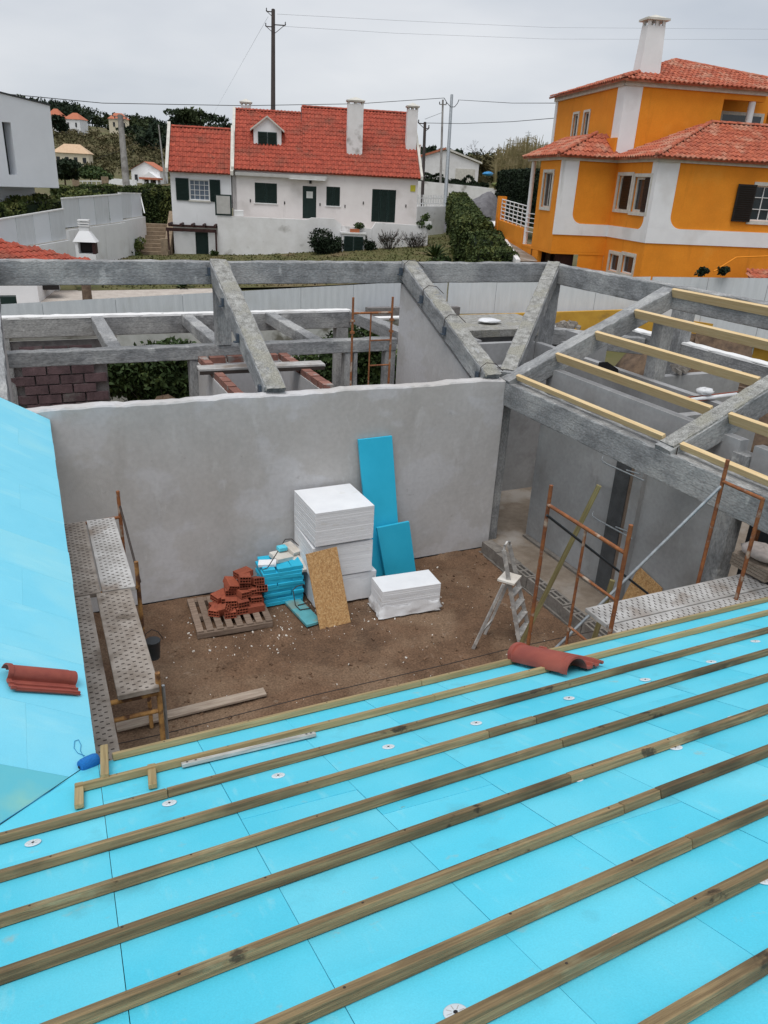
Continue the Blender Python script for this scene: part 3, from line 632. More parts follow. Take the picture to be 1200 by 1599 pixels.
for k in range(8):
    a = k * math.pi / 4; sp.obox((.019 * math.cos(a), .019 * math.sin(a), .0033), (.008 * math.cos(a), .008 * math.sin(a), 0), (-.0012 * math.sin(a), .0012 * math.cos(a), 0), (0, 0, .0004))
sm_ = sp.mesh('washer_slots'); sm_.materials.append(M['lath'])
for (px, py) in ((712, 1583), (972, 1469), (298, 1420), (35, 1517), (52, 1317), (265, 1255), (435, 1212), (530, 1343), (739, 1272), (900, 1217), (1055, 1168), (1147, 1122), (607, 1167), (744, 1130), (889, 1091), (1008, 1062), (1111, 1034), (1194, 1374), (1180, 1002)):
    p = np_(px, py)
    for nm, mm in (('washer', wm), ('washer_screw', hm), ('washer_slots', sm_)):
        c = bpy.data.objects.new(nm, mm); COL.objects.link(c); place(c, frame_matrix(p + N1 * .002, E1, N1), ROOF)
# ------------------------------------------------------------------ left roof
LP1 = np.array([.085, 9.985, 2.885])
N2 = unit(np.cross(VAL_B - VAL_A, LP1 - VAL_A)); N2 = N2 if N2[2] > 0 else -N2
ev = unit(LP1 - VAL_A); up2 = np.cross(N2, ev); up2 = up2 if up2[0] < 0 else -up2
ROOF2 = fixn(MB().prism([VAL_A + ev * .2 + up2 * .15 - N2 * .065, LP1 + up2 * .1 - N2 * .065, LP1 + up2 * 4 - N2 * .065, VAL_A + ev * .2 + up2 * 4 - N2 * .065], -N2 * .16).build('roof_deck', CO, HOUSE))
Ltot = np.linalg.norm(LP1 - VAL_A)
vn2 = np.cross(val_d, N2); vn2 = vn2 if vn2 @ ev > 0 else -vn2
seam_p = at_pl(0, 1193, VAL_A, N2); k0 = (seam_p - VAL_A) @ ev
for i in range(-7, 13):
    s0, s1 = k0 + i * .56, k0 + (i + 1) * .56
    for j in range(0, 4):
        w0, w1 = -.02 + j * 1.22 + (0, .4, .8)[i % 3] - .8, -.02 + (j + 1) * 1.22 + (0, .4, .8)[i % 3] - .8
        ej = random.uniform(-.004, .004)
        poly = [VAL_A + ev * s + up2 * w for s, w in ((s0 + .0005, w0 + .0004), (s1 - .0005, w0 + .0004), (s1 - .0005, w1 - .0004), (s0 + .0005, w1 - .0004))]
        poly = clip(poly, VAL_A + up2 * ej, up2)
        if len(poly) >= 3: poly = clip(poly, LP1, -ev)
        if len(poly) >= 3: poly = clip(poly, VAL_A + vn2 * .003, vn2)
        if len(poly) >= 3: poly = clip(poly, VAL_A + up2 * 4, -up2)
        if len(poly) < 3: continue
        ar_ = sum(np.linalg.norm(np.cross(poly[k] - poly[0], poly[k + 1] - poly[0])) for k in range(1, len(poly) - 1))
        if ar_ < .004: continue
        board('insulation_board', poly, N2, .058, M['xps_green'] if i < 0 else M['xps_left_sheen'], ROOF2, 0.0)

# ------------------------------------------------------------------ things on the roofs
def tile_mesh():
    """single-lap clay tile: round cover roll on one side, flat pan with ribs on the other; X = length"""
    L, th = .45, .013; prof = []
    for k in range(11): t = math.pi * (1 - k / 10); prof.append((-.065 + .075 * math.cos(t), .072 * math.sin(t)))
    prof += [(.02, -.004), (.05, -.004), (.056, .010), (.068, .010), (.074, -.002), (.10, -.002), (.106, .012), (.122, .012), (.128, .0), (.14, .004)]
    n = len(prof); V = []; F = []
    xs = [-L / 2, -L / 2 + .03, -L / 2 + .032, 0, L / 2 - .05, L / 2 - .048, L / 2]
    for i, x in enumerate(xs):
        e = .010 if i <= 1 else (.0 if i < 5 else -.004)
        for (y, z) in prof: V.append((x, y * (1 + (e * 2 if z > .02 else 0)), z + e * (1 if z > -.1 else 0)))
        for (y, z) in prof: V.append((x, y, z + e - th))
    m = 2 * n
    for i in range(len(xs) - 1):
        for k in range(n - 1):
            F.append((i*m+k, i*m+k+1, (i+1)*m+k+1, (i+1)*m+k)); F.append((i*m+n+k, (i+1)*m+n+k, (i+1)*m+n+k+1, i*m+n+k+1))
        F.append((i*m, (i+1)*m, (i+1)*m+n, i*m+n)); F.append((i*m+n-1, i*m+2*n-1, (i+1)*m+2*n-1, (i+1)*m+n-1))
    for i in (0, len(xs) - 1):
        for k in range(n - 1): F.append((i*m+k, i*m+n+k, i*m+n+k+1, i*m+k+1))
    me = bpy.data.meshes.new('roof_tile'); me.from_pydata(V, [], F); me.update()
    for p in me.polygons: p.use_smooth = True
    return me
tm = tile_mesh()
o = fixn(link('roof_tile', tm, M['tile_red'])); tag(o, 'red clay roof tile lying across the battens at the roof edge', 'roof tile', 'loose roof tiles')
p = np_(866, 1030, .045); dn = -U1 * .985 + V1 * .17; place(o, frame_matrix(p, dn, N1)); o.scale = (1.3, 1.3, 1.25)
o2 = link('roof_tile', tm, None); tag(o2, 'red clay roof tile lying on the pale blue left roof', 'roof tile', 'loose roof tiles')
p = at_pl(66, 1064, VAL_A + N2 * .02, N2); place(o2, frame_matrix(p, at_pl(125, 1069, VAL_A, N2) - at_pl(10, 1060, VAL_A, N2), N2)); o2.scale = (1, -.72, .8)
for q in (o, o2):
    m_ = q.modifiers.new('edge', 'EDGE_SPLIT'); m_.split_angle = math.radians(40)
# spool of blue string with loose end
sp_c = at_pl(139, 1191, VAL_A + N2 * .03, N2); ax = unit(V1 * .9 + Q1 * .35 + N1 * .1)
t = thing('string_spool', 'small spool of blue builder string beside the valley of the two roofs', 'spool', sp_c)
mb = MB()
pr = [(-.056, .02), (-.052, .032), (-.036, .038), (0, .040), (.036, .038), (.052, .032), (.056, .02)]
for (a, r1), (b, r2) in zip(pr[:-1], pr[1:]): mb.tube(sp_c + ax * a, sp_c + ax * b, r1, 18, r2, cap=False)
mb.tube(sp_c - ax * .0562, sp_c - ax * .055, .02, 18); mb.tube(sp_c + ax * .0562, sp_c + ax * .055, .02, 18)
mb.build('winding', M['string'], t)
MB().tube(sp_c - ax * .060, sp_c - ax * .0564, .008, 10).build('core', M['hole'], t)
mb = MB(); pts = [at_pl(x, y, VAL_A + N2 * .004, N2) for x, y in ((133, 1180), (122, 1176), (116, 1168), (117, 1157), (123, 1155), (127, 1163), (126, 1172), (130, 1180), (136, 1186))]
mb.path(pts, .0016, 5); mb.path([at_pl(x, y, VAL_A + N2 * .006, N2) for x, y in ((128, 1205), (60, 1247), (0, 1286), (-40, 1312))], .0018, 5); mb.build('loose_string', M['string_light'], t)
# weathered lath lying beside the second batten
pa, pb = np_(284, 1195, .02), np_(493, 1146, .02)
t = thing('painted_lath', 'weathered grey painted lath with peeling ends lying against a batten', 'lath', pa)
bar_obj('lath', pa, pb, .034, .022, M['lath'], t, up=N1)
for f_ in (.04, .10, .93, .965): MB().obox(pa + (pb - pa) * f_ + N1 * .0116, (pb - pa) * .007, np.cross(N1, unit(pb - pa)) * .007, N1 * .0006).build('nail_hole', M['hole'], t)

# ------------------------------------------------------------------ materials stored in the courtyard
def bundle(name, label, x0, x1, y0, y1, z0, z1, rz=0, layers=11, wedge=0.0, parent=None):
    c = ((x0 + x1) / 2, (y0 + y1) / 2, z0); t = thing(name, label, 'insulation bundle', c, 'bundles of white insulation boards', rz)
    hx, hy, H_ = (x1 - x0) / 2, (y1 - y0) / 2, z1 - z0; lh = H_ / layers
    for k in range(layers):
        j = [random.uniform(-.0012, .0012) for _ in range(4)]
        w0 = wedge * k / layers; w1 = wedge * (k + 1) / layers
        mb = MB(); z0_, z1_ = k * lh + .0006, (k + 1) * lh - .0006
        mb.add([(-hx+j[0], -hy+j[1], z0_), (hx+j[2], -hy+j[1], z0_), (hx+j[2], hy+j[3], z0_ + w0), (-hx+j[0], hy+j[3], z0_ + w0), (-hx+j[0], -hy+j[1], z1_), (hx+j[2], -hy+j[1], z1_), (hx+j[2], hy+j[3], z1_ + w1), (-hx+j[0], hy+j[3], z1_ + w1)],
               [(0, 3, 2, 1), (4, 5, 6, 7), (0, 1, 5, 4), (1, 2, 6, 5), (2, 3, 7, 6), (3, 0, 4, 7)])
        bevel(mb.build('insulation_board', M['eps'], t, world=False), .0025)
    return t
def wrap(t, hx, hy, zb, zt, n=46, flare=.03):             # crumpled film skirt around the lower part
    V = []; F = []; rows = 6
    per = []
    for k in range(n):
        f_ = k / n * 4; s_ = int(f_); u = f_ - s_
        per.append([(-hx + 2 * hx * u, -hy), (hx, -hy + 2 * hy * u), (hx - 2 * hx * u, hy), (-hx, hy - 2 * hy * u)][s_])
    for j in range(rows):
        for k, (x, y) in enumerate(per):
            fl = 1.015 + flare * (1 - j / (rows - 1)) * random.uniform(.2, 1.6)
            V.append((x * fl, y * fl, zb + (zt - zb) * j / (rows - 1) + (random.uniform(-.05, .03) if j == rows - 1 else (random.uniform(0, .012) if j == 0 else random.gauss(0, .01)))))
    for j in range(rows - 1):
        for k in range(n): F.append((j*n+k, j*n+(k+1) % n, (j+1)*n+(k+1) % n, (j+1)*n+k))
    me = bpy.data.meshes.new('plastic_film'); me.from_pydata(V, [], F); me.update(); [setattr(p, 'use_smooth', True) for p in me.polygons]
    return link('plastic_film', me, M['film'], t, world=False)
b1 = bundle('insulation_bundle', 'white insulation bundle at the bottom of the tall stack, partly behind the wooden panel', 3.30, 4.27, 9.06, 9.92, .03, .47, .01, 8); wrap(b1, .485, .43, 0, .36, flare=.02)
b2 = bundle('insulation_bundle', 'white insulation bundle in the middle of the tall stack by the wall', 3.26, 4.19, 9.05, 9.9, .49, 1.00, -.01, 9, .03)
b3 = bundle('insulation_bundle', 'dusty white insulation bundle on top of the tall stack by the wall', 3.27, 4.17, 9.02, 9.92, 1.04, 1.56, .015, 13, .0)
for c in b3.children: c.scale = (1.0, 1.0, 1.0)
b4 = bundle('insulation_bundle', 'low white insulation bundle with crumpled plastic film, standing alone on the soil', 4.11, 5.03, 8.42, 8.87, .02, .46, -.06, 14); wrap(b4, .46, .225, 0, .2, flare=.09)
# leaning blue boards
def lean(name, label, corners, th, m, cat, group=None):
    n_ = unit(np.cross(np.asarray(corners[1]) - corners[0], np.asarray(corners[3]) - corners[0])); n_ = n_ if n_[1] < 0 else -n_
    o = fixn(MB().prism([np.asarray(c) for c in corners], -n_ * th).build(name, m)); tag(o, label, cat, group); bevel(o, .004)
    b = np.asarray(corners[0]); o.data.transform(Matrix.Translation(-Vector([float(v) for v in b]))); o.location = Vector([float(v) for v in b]); return o
lean('blue_board', 'tall bright blue insulation board leaning against the grey wall behind another', [(4.45, 9.62, .02), (4.99, 9.62, .02), (4.84, 9.93, 2.26), (4.28, 9.93, 2.25)], .05, M['xps_shaded'], 'insulation board', 'blue boards leaning on the wall')
lean('blue_board', 'shorter blue insulation board leaning in front of the tall one', [(4.66, 9.50, .01), (5.20, 9.50, .01), (5.06, 9.60, .93), (4.50, 9.60, .90)], .05, M['xps_shaded'], 'insulation board', 'blue boards leaning on the wall')
lean('wood_panel', 'brown pressed wood strand panel leaning on the white insulation stack', [(3.18, 8.50, .0), (3.66, 8.53, .0), (3.59, 8.97, 1.02), (3.12, 8.96, .98)], .018, M['osb'], 'panel')
lean('wood_panel', 'small strand panel offcut leaning on the grey inner wall behind the scaffold', [(7.50, 7.35, .1), (7.50, 6.55, .1), (7.66, 6.75, .75), (7.66, 7.25, .85)], .018, M['osb'], 'panel')
# stack of blue offcuts
z = .03; k = 0
for layer in range(11):
    th = random.choice((.05, .05, .06)); cuts = [[-.30, .31], [-.29, -.05, .30], [-.31, .12, .30], [-.28, -.10, .12, .30]][(layer * 3 + 1) % 4]
    yj = random.uniform(-.02, .02)
    for a, b in zip(cuts[:-1], cuts[1:]):
        mb = MB().box(-(b - a) / 2 + .004, (b - a) / 2 - .004, -.23, .23, 0, th - .003)
        o = mb.build('blue_offcut', M['xps_shaded']); bevel(o, .003); o.location = (2.91 + (a + b) / 2 - .0 + random.uniform(-.012, .012), 9.53 + yj + random.uniform(-.015, .015), z); o.rotation_euler = (0, 0, random.uniform(-.05, .05) - .03)
        tag(o, 'blue insulation offcut in the low pile between bricks and white stack', 'offcut', 'blue offcuts piled by the wall')
    z += th
def loose_slab(label, m, c, size, rot, name='insulation_offcut', cat='offcut', group=None):
    o = MB().box(-size[0]/2, size[0]/2, -size[1]/2, size[1]/2, 0, size[2]).build(name, m); o.location = c; o.rotation_euler = rot; bevel(o, .006, 2); tag(o, label, cat, group); return o
loose_slab('white insulation scrap at the left end on the blue pile', M['eps'], (2.72, 9.50, z + .0), (.26, .14, .045), (.1, -.05, -.35))
loose_slab('crumpled white insulation scrap in the middle on top of the blue pile', M['eps_dirty'], (2.96, 9.62, z + .005), (.28, .24, .07), (.12, .1, .3))
loose_slab('small blue scrap lying on top of the white scraps', M['xps'], (3.00, 9.70, z + .10), (.14, .10, .06), (.1, .05, .2))
loose_slab('long white insulation strip leaning from the blue pile to the stack', M['eps_dirty'], (3.20, 9.52, z - .07), (.16, .42, .05), (.28, .15, .35))
loose_slab('white insulation wedge pushed between the pile and the stack', M['eps_dirty'], (3.16, 9.74, z + .05), (.17, .26, .06), (.3, .1, .5))
loose_slab('dusty pale blue board lying flat on the soil beside the wooden panel', M['xps_dusty'], (3.08, 8.95, .03), (.24, .72, .045), (0, 0, .13), 'blue_board', 'insulation board')
for lab, pts in (('bent black steel wire resting on the dusty blue board', [(3.05, 9.1, .09), (3.21, 9.12, .09), (3.20, 8.96, .09), (3.04, 8.97, .09), (3.02, 9.12, .09), (3.01, 9.2, .30), (3.08, 9.22, .34), (3.18, 9.2, .36)]),
                 ('thin dark steel rod sticking out of the blue pile', [(2.62, 9.38, z + .0), (2.68, 9.36, z + .02), (2.86, 9.42, z + .24)]),
                 ('curved dark steel wire hooked between the scraps and the white stack', [(3.02, 9.72, z + .19), (3.07, 9.75, z + .24), (3.17, 9.75, z + .23), (3.27, 9.7, z + .12), (3.35, 9.6, z + .02)])):
    o = MB().path([np.array(p_) for p_ in pts], .007, 6).build('steel_wire', M['rebar']); tag(o, lab, 'wire')
# pallet
t = thing('pallet', 'worn wooden pallet lying on the soil under the heap of bricks', 'pallet', (2.09, 9.28, 0), rz=-.05)
for k in range(8): bevel(MB().box(-.53 + k * .136, -.53 + k * .136 + .092, -.46, .46, .10, .122).build('slat', M['old_wood'], t, world=False), .003)
for y in (-.44, 0, .44): bevel(MB().box(-.53, .51, y - .045 if y < .4 else y - .06, y + .045, .02, .098).build('runner', M['old_wood'], t, world=False), .003)
# hollow bricks: webs and cells are modelled
hb = MB(); LX, LY, LZ = .28, .19, .11
hb.box(-LX/2, LX/2, -LY/2, -LY/2+.009, 0, LZ).box(-LX/2, LX/2, LY/2-.009, LY/2, 0, LZ)
for z0 in (0, LZ/2 - .0045, LZ - .009): hb.box(-LX/2 + .0005, LX/2 - .0005, -LY/2+.0095, LY/2-.0095, z0 + .0004, z0 + .0086)
for k in (1, 2, 3):
    y0 = -LY/2 + k * LY/4; hb.box(-LX/2 + .001, LX/2 - .001, y0 - .004, y0 + .004, .0092, LZ/2 - .005); hb.box(-LX/2 + .001, LX/2 - .001, y0 - .004, y0 + .004, LZ/2 + .0048, LZ - .0095)
hbm = hb.mesh('hollow_brick'); hbm.materials.append(M['terracotta'])
BR = [(2.02, 9.30, .125, (0, 0, 1.5)), (2.22, 9.36, .125, (0, 0, 1.6)), (2.45, 9.30, .125, (0, 0, .08)), (2.49, 9.52, .125, (0, 0, .05)), (2.17, 9.60, .125, (0, 0, .1)), (1.90, 9.55, .125, (0, 0, .3)),
      (2.05, 9.58, .24, (0, 0, 1.4)), (2.24, 9.37, .24, (0, 0, 1.7)), (2.50, 9.45, .24, (0, 0, 1.5)), (2.49, 9.64, .24, (0, 0, .1)), (2.25, 9.62, .24, (0, 0, .2)), (2.08, 9.42, .245, (0, .15, 1.35)),
      (2.12, 9.64, .355, (0, 0, 1.5)), (2.28, 9.48, .355, (.1, 0, 1.8)), (2.46, 9.52, .36, (0, 0, 1.55)), (2.58, 9.66, .355, (0, 0, 1.2)), (2.36, 9.68, .355, (0, 0, .1)),
      (2.12, 9.62, .475, (.3, -.2, 1.7)), (2.34, 9.58, .475, (0, .1, 1.45)), (2.54, 9.58, .47, (.2, .35, 1.9)), (2.36, 9.70, .59, (0, 0, .4)), (2.34, 9.55, .59, (.08, .1, 1.5)),
      (1.90, 9.25, .20, (.9, .5, 2.2)), (1.84, 9.42, .13, (0, 0, .9)), (1.95, 9.66, .25, (.1, 0, .4)), (2.60, 9.45, .355, (0, .6, 1.4))]
for (x, y, z_, r_) in BR:
    x, y, z_ = 2.27 + (x - 2.27) * .86, 9.30 + (y - 9.5) * .80, .125 + (z_ - .125) * .84
    o = bpy.data.objects.new('hollow_brick', hbm); COL.objects.link(o); o.location = (x, y, z_); o.scale = (.85, .85, .85); o.rotation_euler = (r_[0] + random.uniform(-.03, .03), r_[1], r_[2] + random.uniform(-.1, .1))
    tag(o, 'hollow terracotta brick in the heap on the wooden pallet', 'brick', 'hollow bricks heaped on the pallet')
# plank on the soil
t = thing('plank', 'long grey plank lying on the soil beside the left scaffold', 'plank', (.3, 7.33, 0)); bar_obj('board', (.32, 7.33, .045), (2.05, 7.36, .05), .14, .032, M['grey_wood'], t)
# stretched wire
o = MB().path([at_z(x, y, .35) for x, y in ((100, 1180), (260, 1145), (480, 1088), (700, 1037), (800, 1012), (930, 985))], .006, 5).build('stretched_wire', M['rebar']); tag(o, 'thin twisted wire stretched across the courtyard just beyond the roof edge', 'wire')

# ------------------------------------------------------------------ scaffolds
def deck_plank(parent, x0, x1, y0, y1, z, m, along='y', holes=True, part='deck_plank'):
    mb = MB().box(x0, x1, y0, y1, z - .05, z); o = bevel(mb.build(part, m, parent), .004)
    if holes:
        hb_ = MB(); n = int((y1 - y0) / .075) if along == 'y' else int((x1 - x0) / .075)
        for i in range(n):
            for k in range(6):
                f_ = (k + .5) / 6; off = .035 if k % 2 else 0
                if along == 'y':
                    x = x0 + .025 + (x1 - x0 - .05) * f_; y = y0 + .03 + i * .075 + off * .9
                    if y < y1 - .02: hb_.box(x - .013, x + .013, y - .005, y + .005, z - .002, z + .0025)
                else:
                    y = y0 + .025 + (y1 - y0 - .05) * f_; x = x0 + .03 + i * .075 + off * .9
                    if x < x1 - .02: hb_.box(x - .005, x + .005, y - .016, y + .016, z - .002, z + .0025)
        h_ = hb_.build('anti_slip_slots', M['rebar'], o, world=True); h_.location = -root_loc(o); stuff(h_)
    return o
def frame(parent, p0, p1, ztops, zb, bar_z, m, mid=None, rungs=(), r=.022):
    """scaffold frame: two posts, a top rail, optional inner post with rungs"""
    p0, p1 = np.array(p0, float), np.array(p1, float)
    P = lambda p, z: (p[0], p[1], z)
    for p, zt in ((p0, ztops[0]), (p1, ztops[1])): MB().tube(P(p, zb), P(p, zt), r, 8).build('post', m, parent)
    MB().tube(P(p0, bar_z), P(p1, bar_z), r * .95, 8).build('rail', m, parent)
    if mid is not None:
        pm = p0 + (p1 - p0) * mid; MB().tube(P(pm, zb), P(pm, bar_z - .0), r * .7, 8).build('inner_post', m, parent)
        for z in rungs: MB().tube(P(pm, z), P(p1, z), r * .7, 6).build('rung', m, parent)
Ls = thing('scaffold', 'rusty yellow scaffold with perforated decks along the left side of the courtyard', 'scaffold', (.35, 7, 0))
deck_plank(Ls, .0, .315, 7.13, 8.95, 1.90, M['deck_old']); deck_plank(Ls, .33, .65, 7.13, 8.95, 1.905, M['deck_steel'])
deck_plank(Ls, .27, .60, 5.36, 7.115, 1.90, M['deck_old']); deck_plank(Ls, -.09, .21, 4.6, 7.115, 1.895, M['deck_old'])
frame(Ls, (.02, 5.42), (.60, 5.42), (1.84, 2.0), 0, 1.80, M['yellow_rust'], .3, (1.2, .6)); MB().tube((.02, 5.42, 1.0), (.60, 5.42, 1.0), .016, 6).build('rung', M['yellow_rust'], Ls)
MB().tube((.02, 5.42, 1.62), (.58, 5.42, 1.62), .02, 6).build('rail', M['yellow_rust'], Ls)
frame(Ls, (.0, 7.25), (.69, 7.25), (1.84, 2.12), 0, 1.82, M['yellow_rust']); frame(Ls, (.02, 9.0), (.73, 9.1), (1.84, 2.18), 0, 1.83, M['rust'])
MB().tube((.74, 9.1, 1.98), (.71, 7.25, 1.88), .013, 6).build('guard_rail', M['rebar'], Ls)
MB().tube((.64, 5.44, 1.85), (.66, 5.6, .05), .014, 6).build('drain_pipe', M['galv'], Ls)
bc = at_x(240, 1014, .74)
t = thing('bucket', 'black rubber bucket hanging at the outer side of the left scaffold', 'bucket', bc)
MB().lathe(bc + np.array((0, 0, -.14)), [(.06, 0.04), (.075, .24), (.08, .245), (.075, .25)], 14).build('body', M['dark_metal'], t)
MB().path([bc + np.array((-.105, 0, .1)), bc + np.array((-.06, 0, .2)), bc + np.array((0, 0, .24)), bc + np.array((.06, 0, .2)), bc + np.array((.105, 0, .1))], .005, 5).build('handle', M['rebar'], t)

Rs = thing('scaffold', 'rusty orange scaffold with a pale perforated platform under the right beam', 'scaffold', (5.8, 5.2, 0))
for (ya, yb) in ((4.60, 4.94), (4.955, 5.30)): deck_plank(Rs, 4.95, 7.30, ya, yb, 1.80, M['deck_steel'], 'x')
frame(Rs, (4.9, 6.08), (4.9, 4.84), (2.90, 2.97), 0, 2.67, M['rust'], .52, (2.15, 1.5, .8))
frame(Rs, (6.67, 5.40), (6.67, 4.87), (3.24, 3.0), 0, 2.99, M['rust'])
MB().tube((6.67, 5.40, 2.94), at_x(848, 1032, 4.9), .019, 8).build('brace', M['galv'], Rs)
MB().tube((4.88, 6.06, 2.56), at_x(1012, 927, 6.67), .015, 8).build('brace', M['dark_metal'], Rs)
frame(Rs, (7.95, 5.75), (7.95, 5.1), (2.4, 2.4), .1, 1.75, M['rust']); MB().tube((7.95, 5.75, 1.1), (7.95, 5.1, 1.1), .016, 6).build('rung', M['rust'], Rs)
Cs = thing('scaffold', 'upright rusty scaffold frame standing inside the far wing behind the courtyard wall', 'scaffold', (4.9, 11, 0))
frame(Cs, (4.57, 11.0), (5.24, 11.0), (4.17, 4.17), 0, 3.93, M['rust'], .46, (3.5, 3.1, 2.75), .019)
for (x, z) in ((4.57, 3.62), (5.24, 3.62), (4.57, 3.8), (5.24, 3.8)): MB().box(x - .03, x + .03, 10.975, 11.025, z, z + .035).build('coupler', M['rust'], Cs)
# scaffold plank over the brick room
t = thing('scaffold_plank', 'white perforated steel plank laid across the brick topped room', 'plank', (3.45, 12.3, 2.8)); 
c_, d_ = np.array((3.47, 12.25, 2.885)), unit((2.1, -.16, 0.02)); s_ = np.cross((0, 0, 1), d_)
bevel(MB().obox(c_, d_ * 1.06, s_ * .15, np.array((0, 0, .022))).build('deck', M['deck_steel'], t), .003)
for s2 in (-1, 1): MB().obox(c_ + s_ * .148 * s2 - np.array((0, 0, .04)), d_ * 1.05, s_ * .004, np.array((0, 0, .03))).build('edge', M['rebar'], t)
# props
for lab, a, b, r_ in (('long greenish timber prop leaning against the right scaffold frame', at_y(936, 758, 6.05), (4.90, 6.5, 0), .07), ('short greenish timber prop leaning beside the right scaffold platform', at_y(957, 906, 5.75), (5.55, 5.85, 0), .075)):
    t = thing('timber_prop', lab, 'timber', b, 'timber props at the right scaffold'); bar_obj('post', np.array(b, float), a, r_ * .8, r_ * .55, M['green_wood'], t, up=(.5, .5, 0))
# stepladder
t = thing('stepladder', 'worn aluminium stepladder splattered with paint standing on the soil', 'ladder', (5.45, 7.35, 0))
ff = [np.array((5.62, 7.13, 0)), np.array((5.94, 7.36, 0))]; rf = [np.array((4.98, 7.33, 0)), np.array((5.32, 7.58, 0))]
tl = [np.array((5.31, 7.36, 1.44)), np.array((5.47, 7.47, 1.44))]; sd_ = unit(ff[1] - ff[0])
at_f = lambda k, f_: ff[k] + (tl[k] - ff[k]) * f_
for k in range(2):
    MB().bar(ff[k], tl[k], .028, .055).build('stile', M['aluminium'], t)
    MB().bar(rf[k], at_f(k, .70) - np.array((.10, .03, .02)), .024, .04).build('rear_leg', M['aluminium'], t)
MB().path([tl[0], tl[0] + np.array((0.01, .01, .06)), tl[0] * .5 + tl[1] * .5 + np.array((0, 0, .09)), tl[1] + np.array((-.01, -.01, .06)), tl[1]], .016, 8).build('hand_rail', M['aluminium'], t)
for f_ in (.13, .27, .41, .55):
    a, b = at_f(0, f_), at_f(1, f_); d2 = unit(b - a); MB().obox((a + b) / 2, (b - a) / 2, np.cross((0, 0, 1), d2) * .045, np.array((0, 0, .012))).build('step', M['aluminium'], t)
pc = (at_f(0, .70) + at_f(1, .70)) / 2; MB().obox(pc + np.array((-.06, -.02, .0)), sd_ * .14, np.cross((0, 0, 1), sd_) * .12, np.array((0, 0, .014))).build('platform', M['eps_dirty'], t)
MB().bar(rf[0] + (at_f(0, .7) - rf[0]) * .25, rf[1] + (at_f(1, .7) - rf[1]) * .25, .02, .03).build('cross_bar', M['aluminium'], t)
# cement sack hanging on the inner scaffold, white bag on the slab, crumpled foil, pipe
def lump(name, label, cat, c, size, m, seed, n=14):
    r_ = random.Random(seed); V = []; F = []
    for j in range(9):
        th = math.pi * j / 8
        for k in range(n):
            ph = 2 * math.pi * k / n; s_ = 1 + r_.uniform(-.12, .12)
            V.append((size[0] * math.sin(th) * math.cos(ph) * s_, size[1] * math.sin(th) * math.sin(ph) * s_, size[2] * (1 + math.cos(th)) * s_))
    for j in range(8):
        for k in range(n): F.append((j*n+k, j*n+(k+1) % n, (j+1)*n+(k+1) % n, (j+1)*n+k))
    me = bpy.data.meshes.new(name); me.from_pydata(V, [], F); me.update(); [setattr(p, 'use_smooth', True) for p in me.polygons]
    o = fixn(link(name, me, m)); o.location = c; tag(o, label, cat); return o
lump('cement_sack', 'crumpled cement sack lying on boards at the right edge under the beam', 'sack', (7.42, 5.25, 2.0), (.2, .26, .07), M['pink_rag'], 3)
t = thing('board_stack', 'short stack of grey boards under the cement sack', 'boards', (7.42, 5.25, 1.83))
for k in range(4): MB().box(7.25, 7.6, 5.0, 5.5, 1.83 + k * .04, 1.83 + k * .04 + .034).build('board', M['grey_wood'], t)
rb = MB()
for k in range(70):
    c = at_z(random.uniform(870, 905), random.uniform(503, 512), 2.9) if k < 45 else at_z(random.uniform(1050, 1075), random.uniform(570, 582), 2.88); a = random.uniform(0, 3.1); s_ = random.uniform(.03, .08)
    rb.obox(c, (s_ * math.cos(a), s_ * math.sin(a), s_ * random.uniform(-.4, .4)), (-s_ * .6 * math.sin(a), s_ * .6 * math.cos(a), s_ * .2), (s_ * .1, s_ * .1, s_ * .45))
o = rb.build('wall_rubble', M['block']); stuff(o); tag(o, 'loose grey rubble lying on the wall tops of the right wing', 'rubble')
lump('white_bag', 'flat white plastic bag lying on the rough concrete slab behind the rafters', 'bag', at_z(764, 504, 2.9), (.30, .22, .05), M['film'], 5)
lump('white_sack', 'crumpled white plastic lying across the grey partition in the right wing', 'plastic', at_z(1100, 617, 2.93), (.16, .12, .06), M['film'], 8)
o = MB().tube(at_z(1075, 625, 2.9), at_z(1150, 616, 2.9), .035, 8).build('white_pipe', M['film']); tag(o, 'white pipe lying on the partition beside the crumpled plastic', 'pipe')
for k, off in enumerate((-.06, .07)):
    a, b = at_z(1062, 622 + k * 8, 2.88), at_z(1152, 612 + k * 5, 2.88); o = MB().tube(a, b, .012, 6).build('red_rod', M['terracotta']); tag(o, ('upper' if k == 0 else 'lower') + ' of two thin red rods lying on the partition by the white pipe', 'rod')

